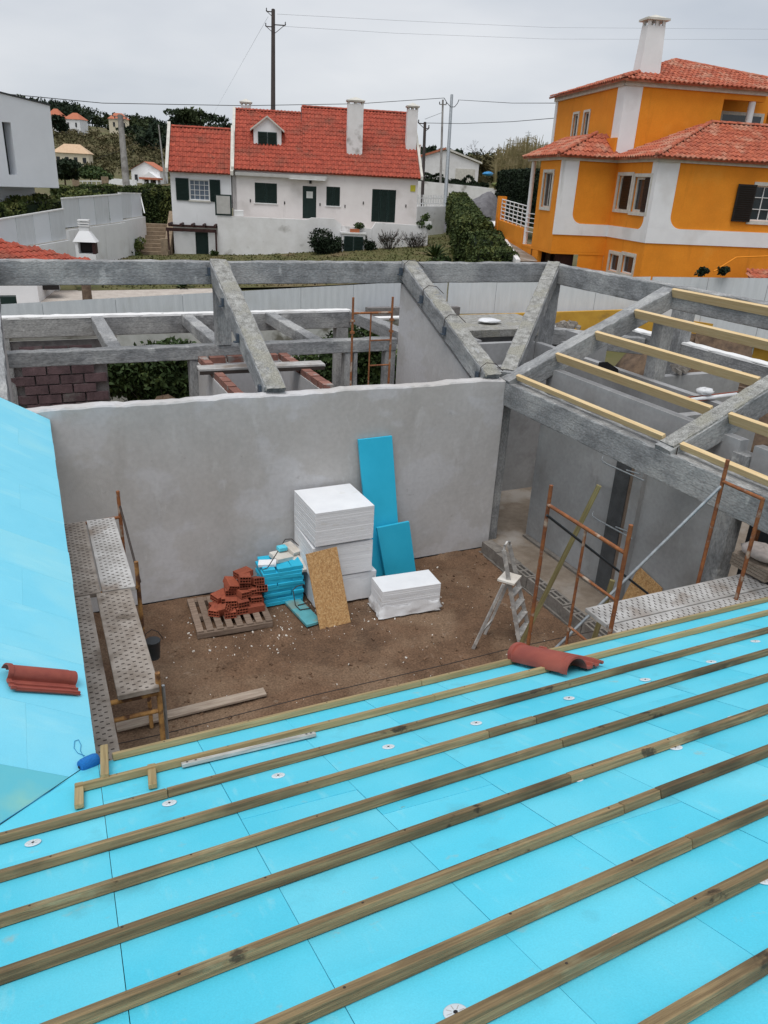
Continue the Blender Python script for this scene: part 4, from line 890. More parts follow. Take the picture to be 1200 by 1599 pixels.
# ------------------------------------------------------------------ neighbourhood: shared builders
class Fr:
    """a building's own ground frame: s along its front, b backwards, z up"""
    def __init__(f, p, d): f.p = np.array([p[0], p[1], 0.0]); f.d = unit((d[0], d[1], 0)); f.n = np.array([-f.d[1], f.d[0], 0.0])
    def __call__(f, s, b, z): return f.p + f.d * s + f.n * b + np.array((0, 0, z))
def facade(fr, s0, s1, z0, z1, b, holes, m, parent, depth=.14, side=None, name='wall', thick=.25):
    """front wall with real openings and reveals; side=(s) turns it to run along b at fixed s"""
    P = (lambda s, z, o=0: fr(s, b + o, z)) if side is None else (lambda s, z, o=0: fr(side - o * (1 if side_dir > 0 else -1), s, z))
    side_dir = -1
    xs = sorted({s0, s1} | {h[0] for h in holes} | {h[1] for h in holes}); zs = sorted({z0, z1} | {h[2] for h in holes} | {h[3] for h in holes})
    mb = MB()
    for i in range(len(xs) - 1):
        for j in range(len(zs) - 1):
            xm, zm = (xs[i] + xs[i+1]) / 2, (zs[j] + zs[j+1]) / 2
            if any(h[0] < xm < h[1] and h[2] < zm < h[3] for h in holes): continue
            mb.add([P(xs[i], zs[j]), P(xs[i+1], zs[j]), P(xs[i+1], zs[j+1]), P(xs[i], zs[j+1])], [(0, 1, 2, 3)])
    for h in holes:
        a, c, e, g = h[:4]
        for (u, v) in (((a, e), (c, e)), ((c, e), (c, g)), ((c, g), (a, g)), ((a, g), (a, e))): mb.add([P(*u), P(*v), P(*v, depth), P(*u, depth)], [(0, 1, 2, 3)])
    return mb.build(name, m, parent)
def fbox(fr, s0, s1, b0, b1, z0, z1): return MB().add([fr(s0, b0, z0), fr(s1, b0, z0), fr(s1, b1, z0), fr(s0, b1, z0), fr(s0, b0, z1), fr(s1, b0, z1), fr(s1, b1, z1), fr(s0, b1, z1)],
                     [(0, 3, 2, 1), (4, 5, 6, 7), (0, 1, 5, 4), (1, 2, 6, 5), (2, 3, 7, 6), (3, 0, 4, 7)])
def inside(poly, x, y):
    c = False; n = len(poly)
    for i in range(n):
        (x1, y1), (x2, y2) = poly[i], poly[(i + 1) % n]
        if (y1 > y) != (y2 > y) and x < (x2 - x1) * (y - y1) / (y2 - y1) + x1: c = not c
    return c
def tiled_slope(pts, m, parent, cw=.215, rl=.37, amp=.045, step=.03, name='roof_tiles', sub=6):
    """roof slope covered with rows of curved tiles as geometry; pts[0]->pts[1] is the eave, polygon in one plane"""
    P = [np.asarray(p, float) for p in pts]; o = P[0]; ex = unit(P[1] - P[0]); n = unit(np.cross(ex, P[2] - P[0])); n = n if n[2] > 0 else -n; ey = np.cross(n, ex); ey = ey if ey[2] > 0 else -ey
    pl = [((p - o) @ ex, (p - o) @ ey) for p in P]
    xs = [p[0] for p in pl]; ys = [p[1] for p in pl]; x0, x1, y1 = min(xs), max(xs), max(ys)
    nc = int((x1 - x0) / cw) + 1; nr = int(y1 / rl) + 1; V = []
    h = [amp * max(0, math.sin(math.pi * k / sub * 1.55)) if k / sub * 1.55 < 1 else -.006 * math.sin(math.pi * (k / sub * 1.55 - 1) / .55) for k in range(sub + 1)]
    for r in range(nr):
        yb, yt = r * rl - .03, (r + 1) * rl
        for c in range(nc):
            jit = random.uniform(-.006, .006); jy = random.uniform(-.008, .008)
            xm, ym = x0 + (c + .5) * cw, (yb + yt) / 2
            if not inside(pl, xm, ym): continue
            for k in range(sub):
                xa, xb = x0 + (c + k / sub) * cw, x0 + (c + (k + 1) / sub) * cw; za, zb = h[k], h[k + 1]
                q = [o + ex * xa + ey * (yb + jy) + n * (za + step + jit), o + ex * xb + ey * (yb + jy) + n * (zb + step + jit), o + ex * xb + ey * yt + n * (zb + jit), o + ex * xa + ey * yt + n * (za + jit)]
                V += q
                V += [o + ex * xa + ey * (yb + jy) + n * (za + jit - .02), o + ex * xb + ey * (yb + jy) + n * (zb + jit - .02), q[1], q[0]]
    ob = quads(name, np.array(V), m, parent); stuff(ob)
    base = fixn(MB().prism([p - n * .012 for p in P], -n * .08).build('roof_slab', m, parent)); return ob
def ridge_caps(p, q, m, parent, r=.11, L=.38, name='ridge_tiles'):
    p, q = np.asarray(p, float), np.asarray(q, float); d = unit(q - p); D = np.linalg.norm(q - p); n = max(1, int(D / L)); mb = MB(); s_ = unit(np.cross(d, (0, 0, 1))); u = np.cross(s_, d)
    for i in range(n):
        a, b = p + d * (D * i / n), p + d * (D * (i + 1) / n + .03); ra, rb = r, r * .86; V = []
        for c, rr in ((a, ra), (b, rb)):
            for k in range(7): t = math.pi * k / 6; V.append(c + s_ * rr * math.cos(t) + u * rr * math.sin(t) * .9)
        mb.add(V, [(k, k + 1, 8 + k, 7 + k) for k in range(6)], True); mb.add(V[:7], [tuple(range(7))])
    ob = mb.build(name, m, parent); stuff(ob); return ob
def shutters(fr, s0, s1, z0, z1, b, parent, m=None, leaves=2, name='shutter'):
    m = m or M['shutter']; out = []
    for k in range(leaves):
        a, c = s0 + (s1 - s0) * k / leaves + .008, s0 + (s1 - s0) * (k + 1) / leaves - .008
        o = fbox(fr, a, c, b, b + .04, z0, z1).build(name, m, parent)
        mb = MB(); n = int((z1 - z0) / .085)
        for i in range(n): z = z0 + .06 + (z1 - z0 - .1) * i / n; mb.add([fr(a + .06, b - .004, z), fr(c - .06, b - .004, z), fr(c - .06, b - .022, z + .045), fr(a + .06, b - .022, z + .045)], [(0, 1, 2, 3)])
        s_ = mb.build('louvres', m, o); s_.location = -root_loc(o); out.append(o)
    return out
def window(fr, s0, s1, z0, z1, b, parent, nx=2, nz=3, m=None, glass=None, fw=.05):
    f = MB(); m = m or M['white_paint']
    for (a, c, e, g) in ((s0, s0 + fw, z0, z1), (s1 - fw, s1, z0, z1), (s0 + fw, s1 - fw, z0, z0 + fw), (s0 + fw, s1 - fw, z1 - fw, z1)):
        bx = fbox(fr, a, c, b - .03, b + .02, e, g); f.add(bx.v, bx.f)
    for i in range(1, nx): x = s0 + (s1 - s0) * i / nx; bx = fbox(fr, x - .015, x + .015, b - .02, b + .01, z0 + fw, z1 - fw); f.add(bx.v, bx.f)
    for i in range(1, nz): z = z0 + (z1 - z0) * i / nz; bx = fbox(fr, s0 + fw, s1 - fw, b - .018, b + .008, z - .014, z + .014); f.add(bx.v, bx.f)
    o = f.build('window', m, parent); g_ = fbox(fr, s0 + fw * .5, s1 - fw * .5, b + .022, b + .03, z0 + fw * .5, z1 - fw * .5).build('pane', glass or M['glass'], o); g_.location = -root_loc(o); return o
def chimney(fr, s, b, z0, z1, w, d_, parent, cap='pyramid', name='chimney'):
    c = fbox(fr, s - w / 2, s + w / 2, b - d_ / 2, b + d_ / 2, z0, z1).build(name, M['white_stain'], parent)
    mb = fbox(fr, s - w / 2 - .07, s + w / 2 + .07, b - d_ / 2 - .07, b + d_ / 2 + .07, z1 + .12, z1 + .19)
    ov = .09; base = [fr(s - w/2 - ov, b - d_/2 - ov, z1 + .19), fr(s + w/2 + ov, b - d_/2 - ov, z1 + .19), fr(s + w/2 + ov, b + d_/2 + ov, z1 + .19), fr(s - w/2 - ov, b + d_/2 + ov, z1 + .19)]
    mb.add(base + [fr(s, b, z1 + .19 + .2)], [(0, 1, 4), (1, 2, 4), (2, 3, 4), (3, 0, 4)])
    for (i, j) in ((-1, -1), (1, -1), (1, 1), (-1, 1), (0, -1), (0, 1)):
        bx = fbox(fr, s + i * (w / 2 - .05) - .05, s + i * (w / 2 - .05) + .05, b + j * (d_ / 2 - .05) - .05, b + j * (d_ / 2 - .05) + .05, z1, z1 + .12); mb.add(bx.v, bx.f)
    q = mb.build('chimney_cap', M['stone_trim'], c); q.location = -root_loc(c); return c
def cloud_pts(n, c, r, shell=.55):
    a = RNG.normal(size=(n, 3)); a /= np.linalg.norm(a, axis=1)[:, None]; rad = RNG.uniform(shell, 1, n)[:, None]; return np.asarray(c) + a * rad * np.asarray(r)
def bush(name, label, c, r, m, n=900, size=.09, cat='bush', group=None, core=True):
    t = thing(name, label, cat, (c[0], c[1], c[2] - r[2] * .9), group); c = np.asarray(c, float); r = np.asarray(r, float)
    P = []
    for k in range(7):
        cc = c + RNG.normal(size=3) * r * .38; P.append(cloud_pts(n // 7, cc, r * RNG.uniform(.45, .7), .5))
    quads('foliage', leaf_quads(np.concatenate(P), size), m, t)
    mb = MB()
    for k in range(6):
        a = random.uniform(0, 6.28); mb.tube(c - np.array((0, 0, r[2] * .95)), c + np.array((math.cos(a) * r[0] * .6, math.sin(a) * r[1] * .6, r[2] * random.uniform(-.2, .5))), .018, 5, .006)
    mb.build('stems', M['twig'], t); return t
def hedge(name, label, a, b, w, h, m, z, n_per=900, size=.07, group=None, wav=.06, zb=None, cat='hedge'):
    a, b = np.array(a, float), np.array(b, float); L = np.linalg.norm(b - a); d = (b - a) / L; s_ = np.array([-d[1], d[0]]); t = thing(name, label, cat, (a[0], a[1], z), group)
    zb = z if zb is None else zb
    n = int(n_per * L * (w + 2 * h) / 3); u = RNG.uniform(0, L, n); f_ = RNG.uniform(0, w + 2 * h, n)
    wob = lambda uu, k: wav * np.sin(uu * 1.7 + k) + wav * .7 * np.sin(uu * 4.1 + 2 * k)
    base_z = z + (zb - z) * u / L
    top = f_ < w; lft = (f_ >= w) & (f_ < w + h)
    off = np.where(top, f_ - w / 2, np.where(lft, -w / 2, w / 2)); zz = np.where(top, h, np.where(lft, f_ - w, f_ - w - h))
    off = off * (1 - .25 * np.clip((zz / h - .7) / .3, 0, 1) ** 2) + np.where(top, 0, wob(u, 1) * np.sign(off)); zz = zz + np.where(top, wob(u, 3), 0)
    off += RNG.normal(0, .03, n); zz += RNG.normal(0, .035, n)
    P = np.stack([a[0] + d[0] * u + s_[0] * off, a[1] + d[1] * u + s_[1] * off, base_z + zz], 1)
    ne = int(n_per * 2 * w * h / 1.5); e_ = RNG.integers(0, 2, ne); oo = RNG.uniform(-w / 2, w / 2, ne); zz2 = RNG.uniform(0, h, ne); uu = np.where(e_ == 0, RNG.normal(-.02, .05, ne), L + RNG.normal(.02, .05, ne))
    P = np.concatenate([P, np.stack([a[0] + d[0] * uu + s_[0] * oo, a[1] + d[1] * uu + s_[1] * oo, z + (zb - z) * e_ + zz2], 1)])
    quads('foliage', leaf_quads(P, size), m, t)
    a = a + d * .12; b = b - d * .12; k = w / 2 - .14; P0 = [(a + s_ * k), (a - s_ * k), (b - s_ * k), (b + s_ * k)]
    zs = (z, z, zb, zb)
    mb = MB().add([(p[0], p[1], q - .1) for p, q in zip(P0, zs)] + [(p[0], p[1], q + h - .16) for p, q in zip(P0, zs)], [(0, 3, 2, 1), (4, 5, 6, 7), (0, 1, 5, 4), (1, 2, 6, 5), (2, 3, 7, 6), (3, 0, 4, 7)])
    fixn(mb.build('dark_core', M['leaf_dark'], t)); return t  # solid dark box added inside the leaves to stop views through

# ------------------------------------------------------------------ boundary behind the site
t = thing('boundary_wall', 'low peeling white boundary wall behind the shrubs of the far wing', 'wall', (3, 20.6, 0)); 
MB().box(-4, 11, 20.5, 20.72, -.1, 2.12).build('wall_body', M['stained_white'], t); MB().box(-4, 11, 20.46, 20.76, 2.12, 2.17).build('coping', M['white_stain'], t)
bush('shrub', 'dense dark shrub with small leaves left of the brick topped room', (2.9, 19.3, .75), (1.9, .8, 1.15), M['leaf'], 12000, .10, 'shrub', 'shrubs behind the far wing')
bush('shrub', 'dense dark shrub seen under the tie beam right of the scaffold frame', (8.6, 19.6, .75), (1.8, .7, 1.15), M['leaf'], 9000, .10, 'shrub', 'shrubs behind the far wing')
bush('shrub', 'dark shrub between the brick topped room and the scaffold frame', (6.2, 19.4, .7), (1.7, .7, 1.15), M['leaf'], 9000, .10, 'shrub', 'shrubs behind the far wing')
lump('soil_heap', 'reddish earth heap half hidden among the shrubs behind the far wing', 'heap', (2.75, 18.6, -.1), (.38, .3, .42), M['debris'], 12)
# white corrugated hoarding: left run rises, right run is level on an ochre wall
def hoarding(name, label, a, b, za, zb, hgt, period=.25):
    a, b = np.array(a, float), np.array(b, float); L = np.linalg.norm(b - a); d = (b - a) / L; s_ = np.array([d[1], -d[0]]); t = thing(name, label, 'fence', (a[0], a[1], za[0]))
    n_p = max(1, round(L / 2.0)); 
    for p in range(n_p):
        V = []; F = []; u0, u1 = L * p / n_p + .006, L * (p + 1) / n_p - .006; m_ = int((u1 - u0) / period * 4)
        for i in range(m_ + 1):
            u = u0 + (u1 - u0) * i / m_; o_ = .007 if (i % 4) in (1, 2) else 0; q = a + d * u + s_ * o_; f_ = u / L
            V += [(q[0], q[1], za[0] + (zb[0] - za[0]) * f_), (q[0], q[1], za[1] + (zb[1] - za[1]) * f_)]
        F = [(2*i, 2*i+2, 2*i+3, 2*i+1) for i in range(m_)]
        me = bpy.data.meshes.new('sheet'); me.from_pydata(V, [], F); me.update(); link('sheet', me, M['fence_sheet'], t)
        q = a + d * u0 - s_ * .05; f_ = u0 / L; MB().tube((q[0], q[1], za[0] - .3), (q[0], q[1], za[1] + (zb[1] - za[1]) * f_ - .05), .03, 6).build('post', M['galv'], t)
    return t
fa, fb = at_y(-60, 478.5, 24), at_y(700, 436.5, 26.0)
hoarding('sheet_fence', 'white corrugated metal fence rising behind the far wing', fa[:2], fb[:2], (.2, fa[2]), (.5, fb[2]), 2)
fc, fd = at_y(1017, 432, 21.5), at_y(1420, 429, 15.0)
hoarding('sheet_fence', 'white corrugated metal fence standing on the ochre wall below the orange house', (fb[0] + .05, fb[1]), fc[:2], (at_y(742, 489, 26.0)[2], fb[2]), (at_y(1000, 486, 21.5)[2], fc[2]), 2)
hoarding('sheet_fence', 'white corrugated metal fence beyond the pine purlins at the right edge', (fc[0] + .05, fc[1] - .03), fd[:2], (1.3, fc[2]), (1.2, at_y(1420, 437, 15.0)[2]), 2)
t = thing('ochre_wall', 'weathered ochre boundary wall under the white metal fence', 'wall', (18, 21, 0))
def rwall(a, b, za, zb, th, m, parent, nm='wall_body', z0=-.2):
    a, b = np.array(a, float), np.array(b, float); d = unit(b - a); s_ = np.array([d[1], -d[0]]) * th; return fixn(MB().prism([(a[0], a[1], z0), (b[0], b[1], z0), (b[0], b[1], zb), (a[0], a[1], za)], (s_[0], s_[1], 0)).build(nm, m, parent))
w1 = at_y(742, 489, 25.95)
rwall((14.6, 25.4), (19.9, 21.7), w1[2] + .05, at_y(1000, 486, 21.5)[2] + .05, .2, M['ochre'], t); rwall((19.95, 21.6), (27, 14.0), 1.9, 1.7, .2, M['ochre'], t)
t = thing('stone_wall', 'low dark rubble wall end beside the ochre wall behind the rafters', 'wall', (13, 24, 0)); rwall((10.9, 25.1), (14.5, 24.9), 1.75, 1.75, .3, M['mortar'], t)
# heap of earth and old planks beyond the right wing
lump('earth_heap', 'brown earth heap behind the right wing below the fence', 'heap', (16.8, 15.6, -.1), (2.2, 1.6, 1.15), M['debris'], 21, 20)
for k in range(34):
    c = np.array((15.6 + random.gauss(0, 1.0), 12.6 + random.gauss(0, 1.2), 1.5 + random.uniform(-.3, .5))); a = random.gauss(.5, .5); L = random.uniform(.8, 2.4)
    o = bar_obj('old_plank', c - np.array((math.cos(a), math.sin(a), random.uniform(-.15, .15))) * L / 2, c + np.array((math.cos(a), math.sin(a), random.uniform(-.2, .2))) * L / 2, random.uniform(.06, .16), .03, M['old_wood'] if k % 3 else M['rebar'])
    tag(o, 'weathered brown plank in the scrap heap beyond the right wing', 'plank', 'old planks heaped beyond the right wing')
lump('rubble_heap', 'dark rubble heap under the old planks beyond the right wing', 'heap', (15.6, 12.6, -.1), (1.9, 1.9, .75), M['debris'], 22, 20)

# ------------------------------------------------------------------ white house with red roof
WF = Fr((10.857, 47.659), (.957, -.291))
HW = thing('white_house', 'white cottage with red tiled roof, dormer and dark green shutters behind the site', 'house', WF(5, 0, 1.2))
holes = [(2.3, 3.59, 4.37, 5.46), (5.1, 5.91, 3.62, 5.41), (6.5, 7.32, 4.39, 5.44), (9.25, 10.7, 3.6, 5.43)]
facade(WF, 1.0, 12.0, .6, 6.25, 0, holes, M['white_warm'], HW)
for (a, c, e, g) in holes[:1]: shutters(WF, a, c, e, g, .03, HW)
shutters(WF, 6.5, 7.32, 4.39, 5.44, .03, HW); shutters(WF, 9.25, 10.7, 3.6, 5.43, .03, HW, leaves=3)
d_ = fbox(WF, 5.1, 5.91, .05, .10, 3.6, 5.41).build('door', M['shutter'], HW)
o = fbox(WF, 5.32, 5.70, .035, .049, 4.75, 5.12).build('notice', M['paper'], d_); o.location = -root_loc(d_)
for (a, c, e, g) in ((2.3, 3.59, 4.37, 5.46), (6.5, 7.32, 4.39, 5.44)): fbox(WF, a - .06, c + .06, -.05, .02, e - .06, e).build('sill', M['white_paint'], HW)
fbox(WF, 1.0, 1.25, .0, 8.0, .6, 6.2).build('wall', M['white_warm'], HW)
MB().add([WF(12.0, 0, .6), WF(12.0, 8.2, .6), WF(12.0, 8.2, 6.2), WF(12.0, 4.0, 9.75), WF(12.0, 0, 6.2)], [(0, 1, 2, 3, 4)]).build('gable_wall', M['white'], HW)
MB().add([WF(1.0, 0, .6), WF(1.0, 8.2, .6), WF(1.0, 8.2, 6.2), WF(1.0, 4.0, 9.4), WF(1.0, 0, 6.2)], [(0, 1, 2, 3, 4)]).build('gable_wall', M['white'], HW)
fbox(WF, 1.0, 12.0, 8.0, 8.2, .6, 6.2).build('wall', M['white_warm'], HW)
# main roof: a lower left and a slightly higher right part
tiled_slope([WF(1.05, -.22, 6.15), WF(5.15, -.22, 6.15), WF(5.15, 4.0, 9.46), WF(1.05, 4.0, 9.46)], M['roof_tile'], HW)
tiled_slope([WF(5.15, -.22, 6.16), WF(12.1, -.22, 6.16), WF(12.1, 4.25, 9.86), WF(5.15, 4.25, 9.86)], M['roof_tile'], HW)
ridge_caps(WF(1.0, 4.0, 9.48), WF(5.1, 4.0, 9.48), M['roof_tile'], HW); ridge_caps(WF(5.2, 4.25, 9.88), WF(12.1, 4.25, 9.88), M['roof_tile'], HW)
MB().add([WF(5.12, 3.2, 8.9), WF(5.12, 4.3, 9.55), WF(5.12, 4.3, 10.0), WF(5.12, 3.9, 9.75)], [(0, 1, 2, 3)]).build('step_verge', M['white_stain'], HW)
fixn(MB().prism([WF(.98, -.3, 6.05), WF(.98, -.3, 6.25), WF(.98, 4.0, 9.62), WF(.98, 4.0, 9.4)], WF.d * .16).build('verge', M['stone_trim'], HW))
fixn(MB().prism([WF(12.1, -.3, 6.05), WF(12.1, -.3, 6.25), WF(12.1, 4.25, 10.0), WF(12.1, 4.25, 9.8)], WF.d * .14).build('verge', M['stone_trim'], HW))
MB().add([WF(1, 8.3, 6.1), WF(12.1, 8.3, 6.1), WF(12.1, 4.2, 9.84), WF(5.1, 4.2, 9.84), WF(5.1, 4.0, 9.45), WF(1, 4.0, 9.45)], [(0, 1, 2, 3, 4, 5)]).build('rear_roof', M['roof_tile'], HW)
# dormer
fixn(MB().prism([WF(2.25, 1.55, 7.25), WF(3.88, 1.55, 7.25), WF(3.88, 1.55, 8.4), WF(3.06, 1.55, 9.0), WF(2.25, 1.55, 8.4)], WF.n * 2.0).build('dormer', M['white'], HW))
shutters(WF, 2.5, 3.62, 7.42, 8.22, 1.50, HW, name='dormer_shutter'); 
for sgn in (-1, 1):
    a, c = WF(3.06, 1.40, 9.08), WF(3.06 + sgn * 1.0, 1.40, 8.33); fixn(MB().prism([a, c, c - np.array((0, 0, .09)), a - np.array((0, 0, .09))], WF.n * 2.3).build('dormer_roof', M['stone_trim'] if sgn < 0 else M['stone_trim'], HW))
chimney(WF, 8.22, 1.4, 6.9, 9.95, .92, .6, HW); chimney(WF, 11.72, 1.9, 7.5, 9.9, .62, .5, HW); chimney(WF, 1.75, 4.6, 8.8, 9.75, .6, .5, HW)
aw = fbox(WF, 1.2, 6.5, -.28, -.02, 5.80, 5.98).build('awning_box', M['awning'], HW); o = fbox(WF, 4.3, 6.4, -.5, -.3, 5.74, 5.80).build('awning_rail', M['white_paint'], aw); o.location = -root_loc(aw)
fbox(WF, 11.55, 11.85, -.03, -.005, 5.4, 5.75).build('alarm_sign', M['yellow_sign'], HW)
fbox(WF, 5.48, 5.62, -.12, -.005, 5.55, 5.72).build('wall_lamp', M['dark_metal'], HW)
for (s_, z_) in ((2.0, 4.38), (4.0, 4.35), (6.1, 4.35), (7.6, 4.32), (8.7, 4.55), (11.3, 4.5)): fbox(WF, s_, s_ + .06, -.03, -.004, z_, z_ + .16).build('shutter_catch', M['dark'], HW)
# left wing
facade(WF, -2.5, .95, .5, 5.92, -.02, [(-1.45, -.32, 4.35, 5.45), (-1.25, -.5, .5, 2.66)], M['white'], HW)
window(WF, -1.45, -.32, 4.35, 5.45, .08, HW, 4, 4, glass=M['glass_pale'])
fbox(WF, -1.52, -.25, -.08, .0, 4.27, 4.35).build('sill', M['stone_trim'], HW)
for (a, c) in ((-2.22, -1.47), (-.30, .32)): shutters(WF, a, c, 4.31, 5.5, -.075, HW, leaves=1)
fbox(WF, -1.25, -.5, .06, .1, .5, 2.66).build('door', M['shutter'], HW)
MB().add([WF(-2.5, -.02, .5), WF(-2.5, 4.2, .5), WF(-2.5, 4.2, 5.9), WF(-2.5, 2.1, 8.2), WF(-2.5, -.02, 5.9)], [(0, 4, 3, 2, 1)]).build('gable_wall', M['white'], HW)
MB().add([WF(.95, -.02, 4.0), WF(.95, 4.2, 4.0), WF(.95, 4.2, 5.9), WF(.95, 2.1, 8.2), WF(.95, -.02, 5.9)], [(0, 1, 2, 3, 4)]).build('gable_wall', M['white'], HW)
tiled_slope([WF(-2.55, -.3, 5.86), WF(.95, -.3, 5.86), WF(.95, 2.05, 8.24), WF(-2.55, 2.05, 8.24)], M['roof_tile'], HW)
ridge_caps(WF(-2.5, 2.05, 8.25), WF(.95, 2.05, 8.25), M['roof_tile'], HW)
MB().add([WF(-2.6, 2.05, 8.22), WF(1.0, 2.05, 8.22), WF(1.0, 4.4, 5.85), WF(-2.6, 4.4, 5.85)], [(0, 1, 2, 3)]).build('rear_roof', M['roof_tile'], HW)
for s_ in (-2.72, .93): fixn(MB().prism([WF(s_, -.38, 5.78), WF(s_, -.38, 6.0), WF(s_, 2.1, 8.5), WF(s_, 2.1, 8.2)], WF.d * .17).build('verge', M['stone_trim'], HW))
# pergola over the lower door
t = thing('pergola', 'dark maroon timber pergola over the lower door of the white cottage', 'pergola', WF(-1.2, -1, 0))
fbox(WF, -2.75, .1, -1.35, -1.22, 2.68, 2.86).build('beam', M['maroon'], t); fbox(WF, -2.75, .1, -.2, -.06, 2.86, 2.98).build('ledger', M['maroon'], t)
for k in range(5): fbox(WF, -2.6 + k * .64, -2.5 + k * .64, -1.5, -.05, 2.99, 3.11).build('rafter', M['maroon'], t)
for s_ in (-2.7, .0): fbox(WF, s_, s_ + .1, -1.33, -1.23, .8, 2.68).build('post', M['maroon'], t)
# terrace wall in front of the cottage
t = thing('terrace_wall', 'stained white terrace wall along the front of the white cottage', 'wall', WF(6, -1.1, 1))
fixn(MB().prism([WF(.15, -1.1, .6), WF(7.35, -1.1, .6), WF(7.35, -1.1, 3.45), WF(6.9, -1.1, 3.72), WF(5.6, -1.1, 3.72), WF(5.3, -1.1, 3.6), WF(.15, -1.1, 3.6)], WF.n * .3).build('wall_body', M['white_stain'], t))
fixn(MB().prism([WF(9.2, -1.1, .8), WF(12.6, -1.1, .8), WF(12.6, -1.1, 3.55), WF(9.4, -1.1, 3.6), WF(9.2, -1.1, 3.3)], WF.n * .3).build('wall_body', M['white_stain'], t))
fixn(MB().prism([WF(7.36, -1.05, .8), WF(9.19, -1.05, .8), WF(9.19, -1.05, 3.25), WF(7.36, -1.05, 3.35)], WF.n * .22).build('wall_body', M['white_stain'], t))
fbox(WF, .15, 12.0, -.8, 0, .6, 3.1).build('terrace_floor', M['floor_tile'], t)
t = thing('meter_cupboard', 'white framed cupboard with dark green doors at the terrace wall', 'cupboard', WF(8.1, -1.5, 1.6))
fbox(WF, 7.35, 8.75, -1.6, -1.12, 1.5, 2.95).build('frame', M['white_paint'], t); shutters(WF, 7.48, 8.62, 1.6, 2.82, -1.66, t, name='door')
fbox(WF, 7.3, 8.8, -1.66, -1.1, 2.95, 3.03).build('cap', M['white_paint'], t)
t = thing('planter', 'terracotta trough with a small green plant on the white cupboard', 'planter', WF(8.1, -1.4, 3.03)); fbox(WF, 7.85, 8.4, -1.5, -1.28, 3.03, 3.22).build('trough', M['pot'], t)
quads('foliage', leaf_quads(cloud_pts(160, WF(8.4, -1.2, 3.4), (.35, .25, .2)), .1), M['leaf'], t)
t = thing('screen_panel', 'grey glazed wind screen panel on the terrace corner of the cottage', 'screen', WF(.55, -1, 3.5)); fbox(WF, .05, 1.0, -1.14, -1.08, 3.62, 4.75).build('frame', M['shutter'], t); fbox(WF, .14, .91, -1.16, -1.145, 3.72, 4.68).build('pane', M['awning'], t)
t = thing('air_unit', 'small white air conditioner unit on the cottage terrace', 'air conditioner', WF(1.35, -.9, 3.6)); bevel(fbox(WF, 1.1, 1.65, -.95, -.7, 3.62, 3.95).build('casing', M['white_paint'], t), .02)
def potted(label, fr, s_, b, z, r, h_, leaf, ln=200, lr=.28):
    t = thing('potted_plant', label, 'potted plant', fr(s_, b, z)); MB().lathe(fr(s_, b, z), [(r * .7, 0), (r, h_ * .85), (r * 1.1, h_ * .86), (r * 1.1, h_), (r * .9, h_)], 12).build('pot', M['pot'], t)
    quads('foliage', leaf_quads(cloud_pts(ln, fr(s_, b, z + h_ + lr * .6), (lr, lr, lr * .7), .2), .09), leaf, t)
potted('terracotta pot with a green plant beside the lower cottage door', WF, -.05, -1.6, .95, .24, .45, M['leaf'])
t = bush('bush', 'round green bush standing on the right end of the terrace wall', WF(12.3, -.9, 3.75), (.4, .4, .42), M['leaf'], 500, .1)
t = thing('planter', 'small white planter box at the right end of the terrace wall', 'planter', WF(12.6, -1.2, 3.55)); fbox(WF, 12.35, 12.75, -1.2, -.95, 3.55, 3.8).build('box', M['white_paint'], t)
bush('bush', 'large dark bush growing in front of the terrace wall', WF(6.2, -1.7, 2.45), (1.35, .7, .85), M['leaf_dark'], 3000, .12)
bush('bush', 'dark upright bush to the right of the white cupboard', WF(9.1, -1.6, 2.3), (.42, .4, .85), M['leaf_dark'], 1100, .11)
def bare_shrub(label, c, r_, h_, seed):
    R = random.Random(seed); t = thing('bare_shrub', label, 'shrub', c, 'bare shrubs before the terrace wall'); mb = MB(); c = np.asarray(c)
    for k in range(26):
        a = R.uniform(0, 6.28); q = c + np.array((math.cos(a) * r_ * R.uniform(.2, .7), math.sin(a) * r_ * R.uniform(.1, .4), h_ * R.uniform(.4, .7))); mb.tube(c, q, .022, 4, .012)
        for j in range(5): a2 = a + R.uniform(-1.0, 1.0); mb.tube(q, q + np.array((math.cos(a2) * r_ * .4, math.sin(a2) * r_ * .3, h_ * R.uniform(.05, .4))), .013, 4, .006)
    mb.build('branches', M['twig'], t); quads('foliage', leaf_quads(cloud_pts(110, c + np.array((0, 0, h_ * .6)), (r_, r_ * .5, h_ * .5), .2), .08), M['leaf_dark'], t)
bare_shrub('left of the two nearly bare shrubs before the terrace wall', WF(10.2, -1.7, 1.75), .85, 1.5, 3); bare_shrub('right of the two nearly bare shrubs before the terrace wall', WF(11.7, -1.7, 1.8), .9, 1.4, 4)
# stone stair beside the cottage
t = thing('stone_stair', 'stone garden stair with rubble side walls left of the white cottage', 'stair', WF(-3.6, 0, 1))
for k in range(10): fbox(WF, -4.6, -3.05, -1.5 + k * .36, -1.1 + k * .36, .4, 1.05 + k * .2).build('step', M['stone_step'], t)
for s_ in (-5.0, -2.98):
    m_ = MB().prism([WF(s_, -1.9, .4), WF(s_, 2.4, .4), WF(s_, 2.4, 3.6), WF(s_, -1.2, 1.65), WF(s_, -1.9, 1.6)], WF.d * .36); fixn(m_.build('side_wall', M['stone_step'], t))
fbox(WF, -3.0, -2.62, -2.1, -1.75, .4, 2.3).build('pillar', M['stone_step'], t)

